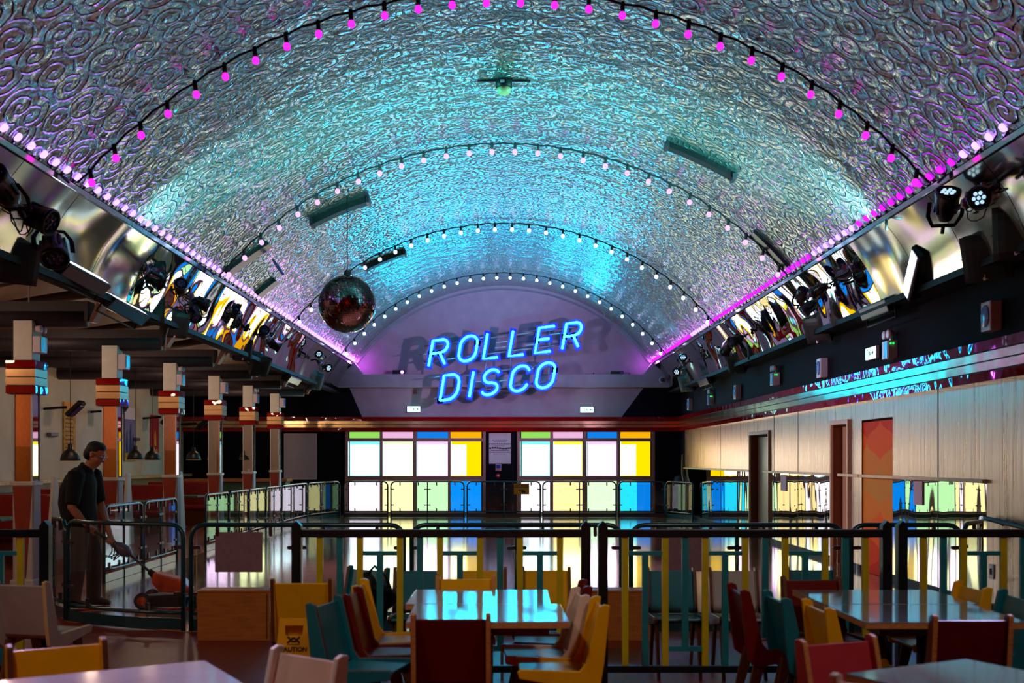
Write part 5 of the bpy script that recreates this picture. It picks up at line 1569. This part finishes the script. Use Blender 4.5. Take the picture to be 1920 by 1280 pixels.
# ---------------------------------------------------------------- the man with the floor machine
def remesh(o, vox, it=3):
    r = o.modifiers.new('skin', 'REMESH'); r.mode = 'VOXEL'; r.voxel_size = vox; r.use_smooth_shade = True
    s = o.modifiers.new('soft', 'SMOOTH'); s.iterations = it; s.factor = .5
    return o
def man():
    B = (-4.40, 11.2, 0.008)
    t = thing('person', 'man in a black shirt and black trousers bending over a floor machine, wearing glasses', 'person', B)
    V = Vector
    hipL, hipR = V((-.03, .095, .90)), V((-.03, -.095, .90))
    kneeL, kneeR = V((.06, .11, .50)), V((-.02, -.11, .49))
    ankL, ankR = V((.05, .12, .09)), V((-.07, -.12, .09))
    shL, shR = V((.02, .19, 1.395)), V((-.01, -.19, 1.395))
    elL, elR = V((.07, .255, 1.07)), V((-.03, -.255, 1.05))
    grip0, grip1 = V((.13, -.13, .825)), V((.31, -.10, .695))
    ax = (grip1 - grip0).normalized()
    e2 = V((0, -1, 0)); e2 = (e2 - ax * e2.dot(ax)).normalized(); e3 = ax.cross(e2)
    wrR, wrL = grip0 + e2 * .055 - ax * .03 + V((-.035, 0, .055)), grip1 - e2 * .055 + V((-.03, .02, .07))
    b = MB()
    # torso, neck, head
    b.tube([V((-.03, 0, .84)), V((-.05, 0, .95)), V((-.06, 0, 1.08)), V((-.04, 0, 1.22)), V((-.01, 0, 1.34)), V((.02, 0, 1.41))],
           [(.13, .16), (.14, .165), (.135, .15), (.13, .165), (.105, .175), (.06, .09)], 16)
    b.tube([V((.01, 0, 1.38)), V((.045, 0, 1.45)), V((.08, 0, 1.52))], [.066, .062, .060], 12)
    hc = V((.115, 0, 1.605))
    Ry = Matrix.Rotation(math.radians(30), 3, 'Y')
    def H(x, y, z): return hc + Ry @ V((x, y, z))
    b.ball(H(-.012, 0, .03), (.100, .078, .098), 18, R=Ry)
    b.ball(H(.032, 0, -.045), (.066, .062, .078), 16, R=Ry)
    b.ball(H(.062, 0, -.105), (.030, .034, .022), 12, R=Ry)          # chin
    b.tube([H(.088, 0, .022), H(.112, 0, -.022), H(.104, 0, -.034), H(.08, 0, -.04)], [.009, .015, .013, .006], 8)   # nose
    b.tube([H(.082, -.045, .036), H(.094, 0, .034), H(.082, .045, .036)], .011, 8)                                     # brow
    b.tube([H(.088, -.022, -.066), H(.098, 0, -.066), H(.088, .022, -.066)], .007, 6); b.tube([H(.086, -.020, -.080), H(.095, 0, -.081), H(.086, .020, -.080)], .008, 6)  # lips
    for s in (-1, 1):
        b.ball(H(-.005, s * .078, -.01), (.022, .010, .033), 10, R=Ry)
        b.ball(H(.06, s * .045, -.035), (.03, .022, .026), 10, R=Ry)
    # limbs
    for sh, el, wr in ((shL, elL, wrL), (shR, elR, wrR)):
        b.tube([sh + V((0, 0, .01)), sh.lerp(el, .4), el, el.lerp(wr, .3), el.lerp(wr, .7), wr], [.062, .054, .044, .046, .036, .029], 12)
    for hp, kn, an in ((hipL, kneeL, ankL), (hipR, kneeR, ankR)):
        b.tube([hp, hp.lerp(kn, .5), kn, kn.lerp(an, .35), an], [.098, .085, .062, .060, .040], 12)
        b.tube([an + V((-.04, 0, -.04)), an + V((.06, 0, -.05)), an + V((.15, 0, -.068))], [.038, .036, .022], 10)
    # hands: palm, four curled fingers of different length and a thumb, closed round the handle
    for g, s, wr in ((grip0, 1, wrR), (grip1, -1, wrL)):
        b.tube([wr, g + e2 * s * .046 + ax * .0 + e3 * .0], [.027, .034], 10)
        pm = g + e2 * s * .036
        b.add([], [])
        b.ball(pm, (.016, .044, .040), 12, R=Matrix((e2, ax, e3)).transposed())
        for i, (o_, rr, end) in enumerate(((-.033, .0078, 250), (-.011, .0086, 285), (.011, .0086, 275), (.032, .0080, 240))):
            pts = []
            for k in range(8):
                a = math.radians(20 + (end - 20) * k / 7)
                pts.append(g + ax * (o_ + .002 * math.sin(k)) + (e2 * s * math.cos(a) + e3 * math.sin(a) * -1) * .0335)
            b.tube(pts, [rr * (1.12 - .05 * k + (.1 if k in (3, 5) else 0)) for k in range(8)], 8)
        pts = [pm + ax * .03 + e3 * .02]
        for k in range(1, 5):
            a = math.radians(35 + 38 * k)
            pts.append(g + ax * (.045 + .006 * k) + (e2 * s * math.cos(a) + e3 * math.sin(a)) * .034)
        b.tube(pts, [.012, .0115, .0105, .0095, .008], 8)
    remesh(b.build('body', M['skin'], t), .0075, 2)
    # hair
    h = MB()
    h.ball(H(-.022, 0, .042), (.099, .082, .090), 18, R=Ry)
    h.ball(H(-.055, 0, -.015), (.064, .076, .085), 14, R=Ry)
    h.ball(H(.012, 0, .088), (.066, .066, .048), 14, R=Ry)
    remesh(h.build('hair', M['hair'], t), .009, 2)
    for s in (-1, 1):
        k = MB(); k.ball(H(.083, s * .031, .014), .011, 10); k.build('eye', M['white'], t)
    k = MB()
    for s in (-1, 1):
        k.tube([H(.112, s * .034 + .026 * math.cos(a), .008 + .02 * math.sin(a)) for a in [2 * PI * i / 14 for i in range(14)]], .0028, 6, closed=True)
        k.tube([H(.112, s * .06, .012), H(.05, s * .084, .012), H(-.01, s * .086, .008)], .0028, 6)
    k.tube([H(.112, -.008, .012), H(.116, 0, .016), H(.112, .008, .012)], .0028, 6)
    k.build('glasses', M['chrome'], t)
    # shirt with collar and short sleeves
    s = MB()
    s.tube([V((-.03, 0, .86)), V((-.055, 0, .97)), V((-.075, 0, 1.09)), V((-.065, 0, 1.22)), V((-.03, 0, 1.34)), V((.005, 0, 1.43))],
           [(.162, .185), (.182, .190), (.192, .182), (.185, .198), (.155, .205), (.09, .115)], 18)
    for sh, el in ((shL, elL), (shR, elR)):
        s.tube([sh + V((0, -sh.y * .25, .0)), sh, sh.lerp(el, .5), sh.lerp(el, .92)], [.08, .088, .078, .070], 14)
    s.tube([V((.0, 0, 1.41)), V((.04, 0, 1.485))], [.092, .078], 14)
    remesh(s.build('shirt', M['shirt'], t), .011, 2)
    tr = MB()
    tr.tube([V((-.035, 0, .80)), V((-.04, 0, .93))], [(.145, .172), (.148, .176)], 16)
    for hp, kn, an in ((hipL, kneeL, ankL), (hipR, kneeR, ankR)):
        tr.tube([hp, hp.lerp(kn, .5), kn, kn.lerp(an, .5), an + V((.0, 0, -.02))], [.118, .104, .085, .078, .074], 14)
    remesh(tr.build('trousers', M['trousers'], t), .012, 2)
    bl = MB(); bl.tube([V((-.04 + .152 * math.cos(a), .18 * math.sin(a), .925)) for a in [2 * PI * i / 24 for i in range(24)]], [(.018, .006)] * 24, 6, closed=True)
    bl.build('belt', M['black'], t)
    for an in (ankL, ankR):
        sh_ = MB(); sh_.tube([an + V((-.07, 0, -.045)), an + V((.0, 0, -.03)), an + V((.09, 0, -.048)), an + V((.18, 0, -.064))], [(.042, .04), (.055, .044), (.042, .046), (.024, .038)], 12)
        o = remesh(sh_.build('shoe', M['black'], t), .010, 2)
    return V(B), grip0, grip1, ax
def machine():
    o, g0, g1, ax = man()
    V = Vector
    t = thing('floor_machine', 'orange wheeled floor machine on a long grey handle held by the man', 'floor machine', (o.x + .70, o.y - .05, .008))
    def L(p): return o + V(p) - t.location
    a = L(g0 - ax * .10); e = L((.76, -.06, .33))
    b = MB(); b.tube([a, L(g0), L(g1 + ax * .12)], .019, 10); b.build('grip_handle', M['rubber'], t)
    b = MB(); c = L(g0 + ax * .11); b.tube([L(g1 + ax * .04), L(g1 + ax * .10), L(g1 + ax * .18), L(g1 + ax * .25)], [.028, .058, .066, .03], 14); b.build('motor_housing', M['lavender'], t)
    b = MB(); b.tube([L(g1 + ax * .22), e], .014, 10); b.build('pole', M['steel'], t)
    b = MB(); b.tube([e - V((.06, 0, -.05)), e + V((.04, 0, -.03)), e + V((.10, 0, -.05))], [.03, .05, .06], 12); b.build('joint_sleeve', M['black'], t)
    b = MB()
    b.prism([(-.08, .05), (.22, -.03), (.30, -.12), (.28, -.17), (-.02, -.16), (-.10, -.06)], .20, frame_m(e + V((.09, 0, 0)), (1, 0, 0), (0, 0, 1)))
    b.build('cover', M['orange'], t, bevel=.02)
    b = MB(); b.span((-.02, -.13, .02), (.42, .13, .14)); b.build('chassis', M['black'], t, bevel=.02)
    for y in (-.16, .16):
        b = MB(); b.lathe([(.05, -.02), (.085, -.018), (.088, 0), (.085, .018), (.05, .02)], 20, Matrix.Translation((-.02, y, .088)) @ Matrix.Rotation(PI / 2, 4, 'X'))
        w = b.build('wheel', M['rubber'], t)
        b = MB(); b.lathe([(.001, -.026), (.05, -.024), (.05, .024), (.001, .026)], 18, Matrix.Translation((-.02, y, .088)) @ Matrix.Rotation(PI / 2, 4, 'X')); b.build('wheel_hub', M['orange'], w)
    b = MB(); b.span((.48, -.2, .06), (.86, .2, .15)); b.tube([(.40, 0, .10), (.5, 0, .10)], .03, 8); b.build('brush_head', M['black'], t, bevel=.012)
    b = MB(); b.span((.49, -.19, .0), (.85, .19, .06)); b.build('bristles', M['rubber'], t)
    cb = MB()
    for k in range(3):
        cb.tube([L(g1 + ax * (.02 + .03 * k) + V((0, -.02, 0))) + V((.02 * math.sin(i), -.03, -.05 * i + .004 * i * i)) for i in range(6)] + [L(g1 + ax * .18)], .006, 6)
    cb.build('looped_cable', M['rubber'], t)
    b = MB(); pts = [Vector((o.x + .05 + i * .12, o.y - .28 + .10 * math.sin(i * .9), .016)) for i in range(14)]
    b.tube(pts, .009, 6); tag(b.build('power_cable', M['redink']), 'thin red cable lying on the rink floor by the machine', 'cable')
machine()
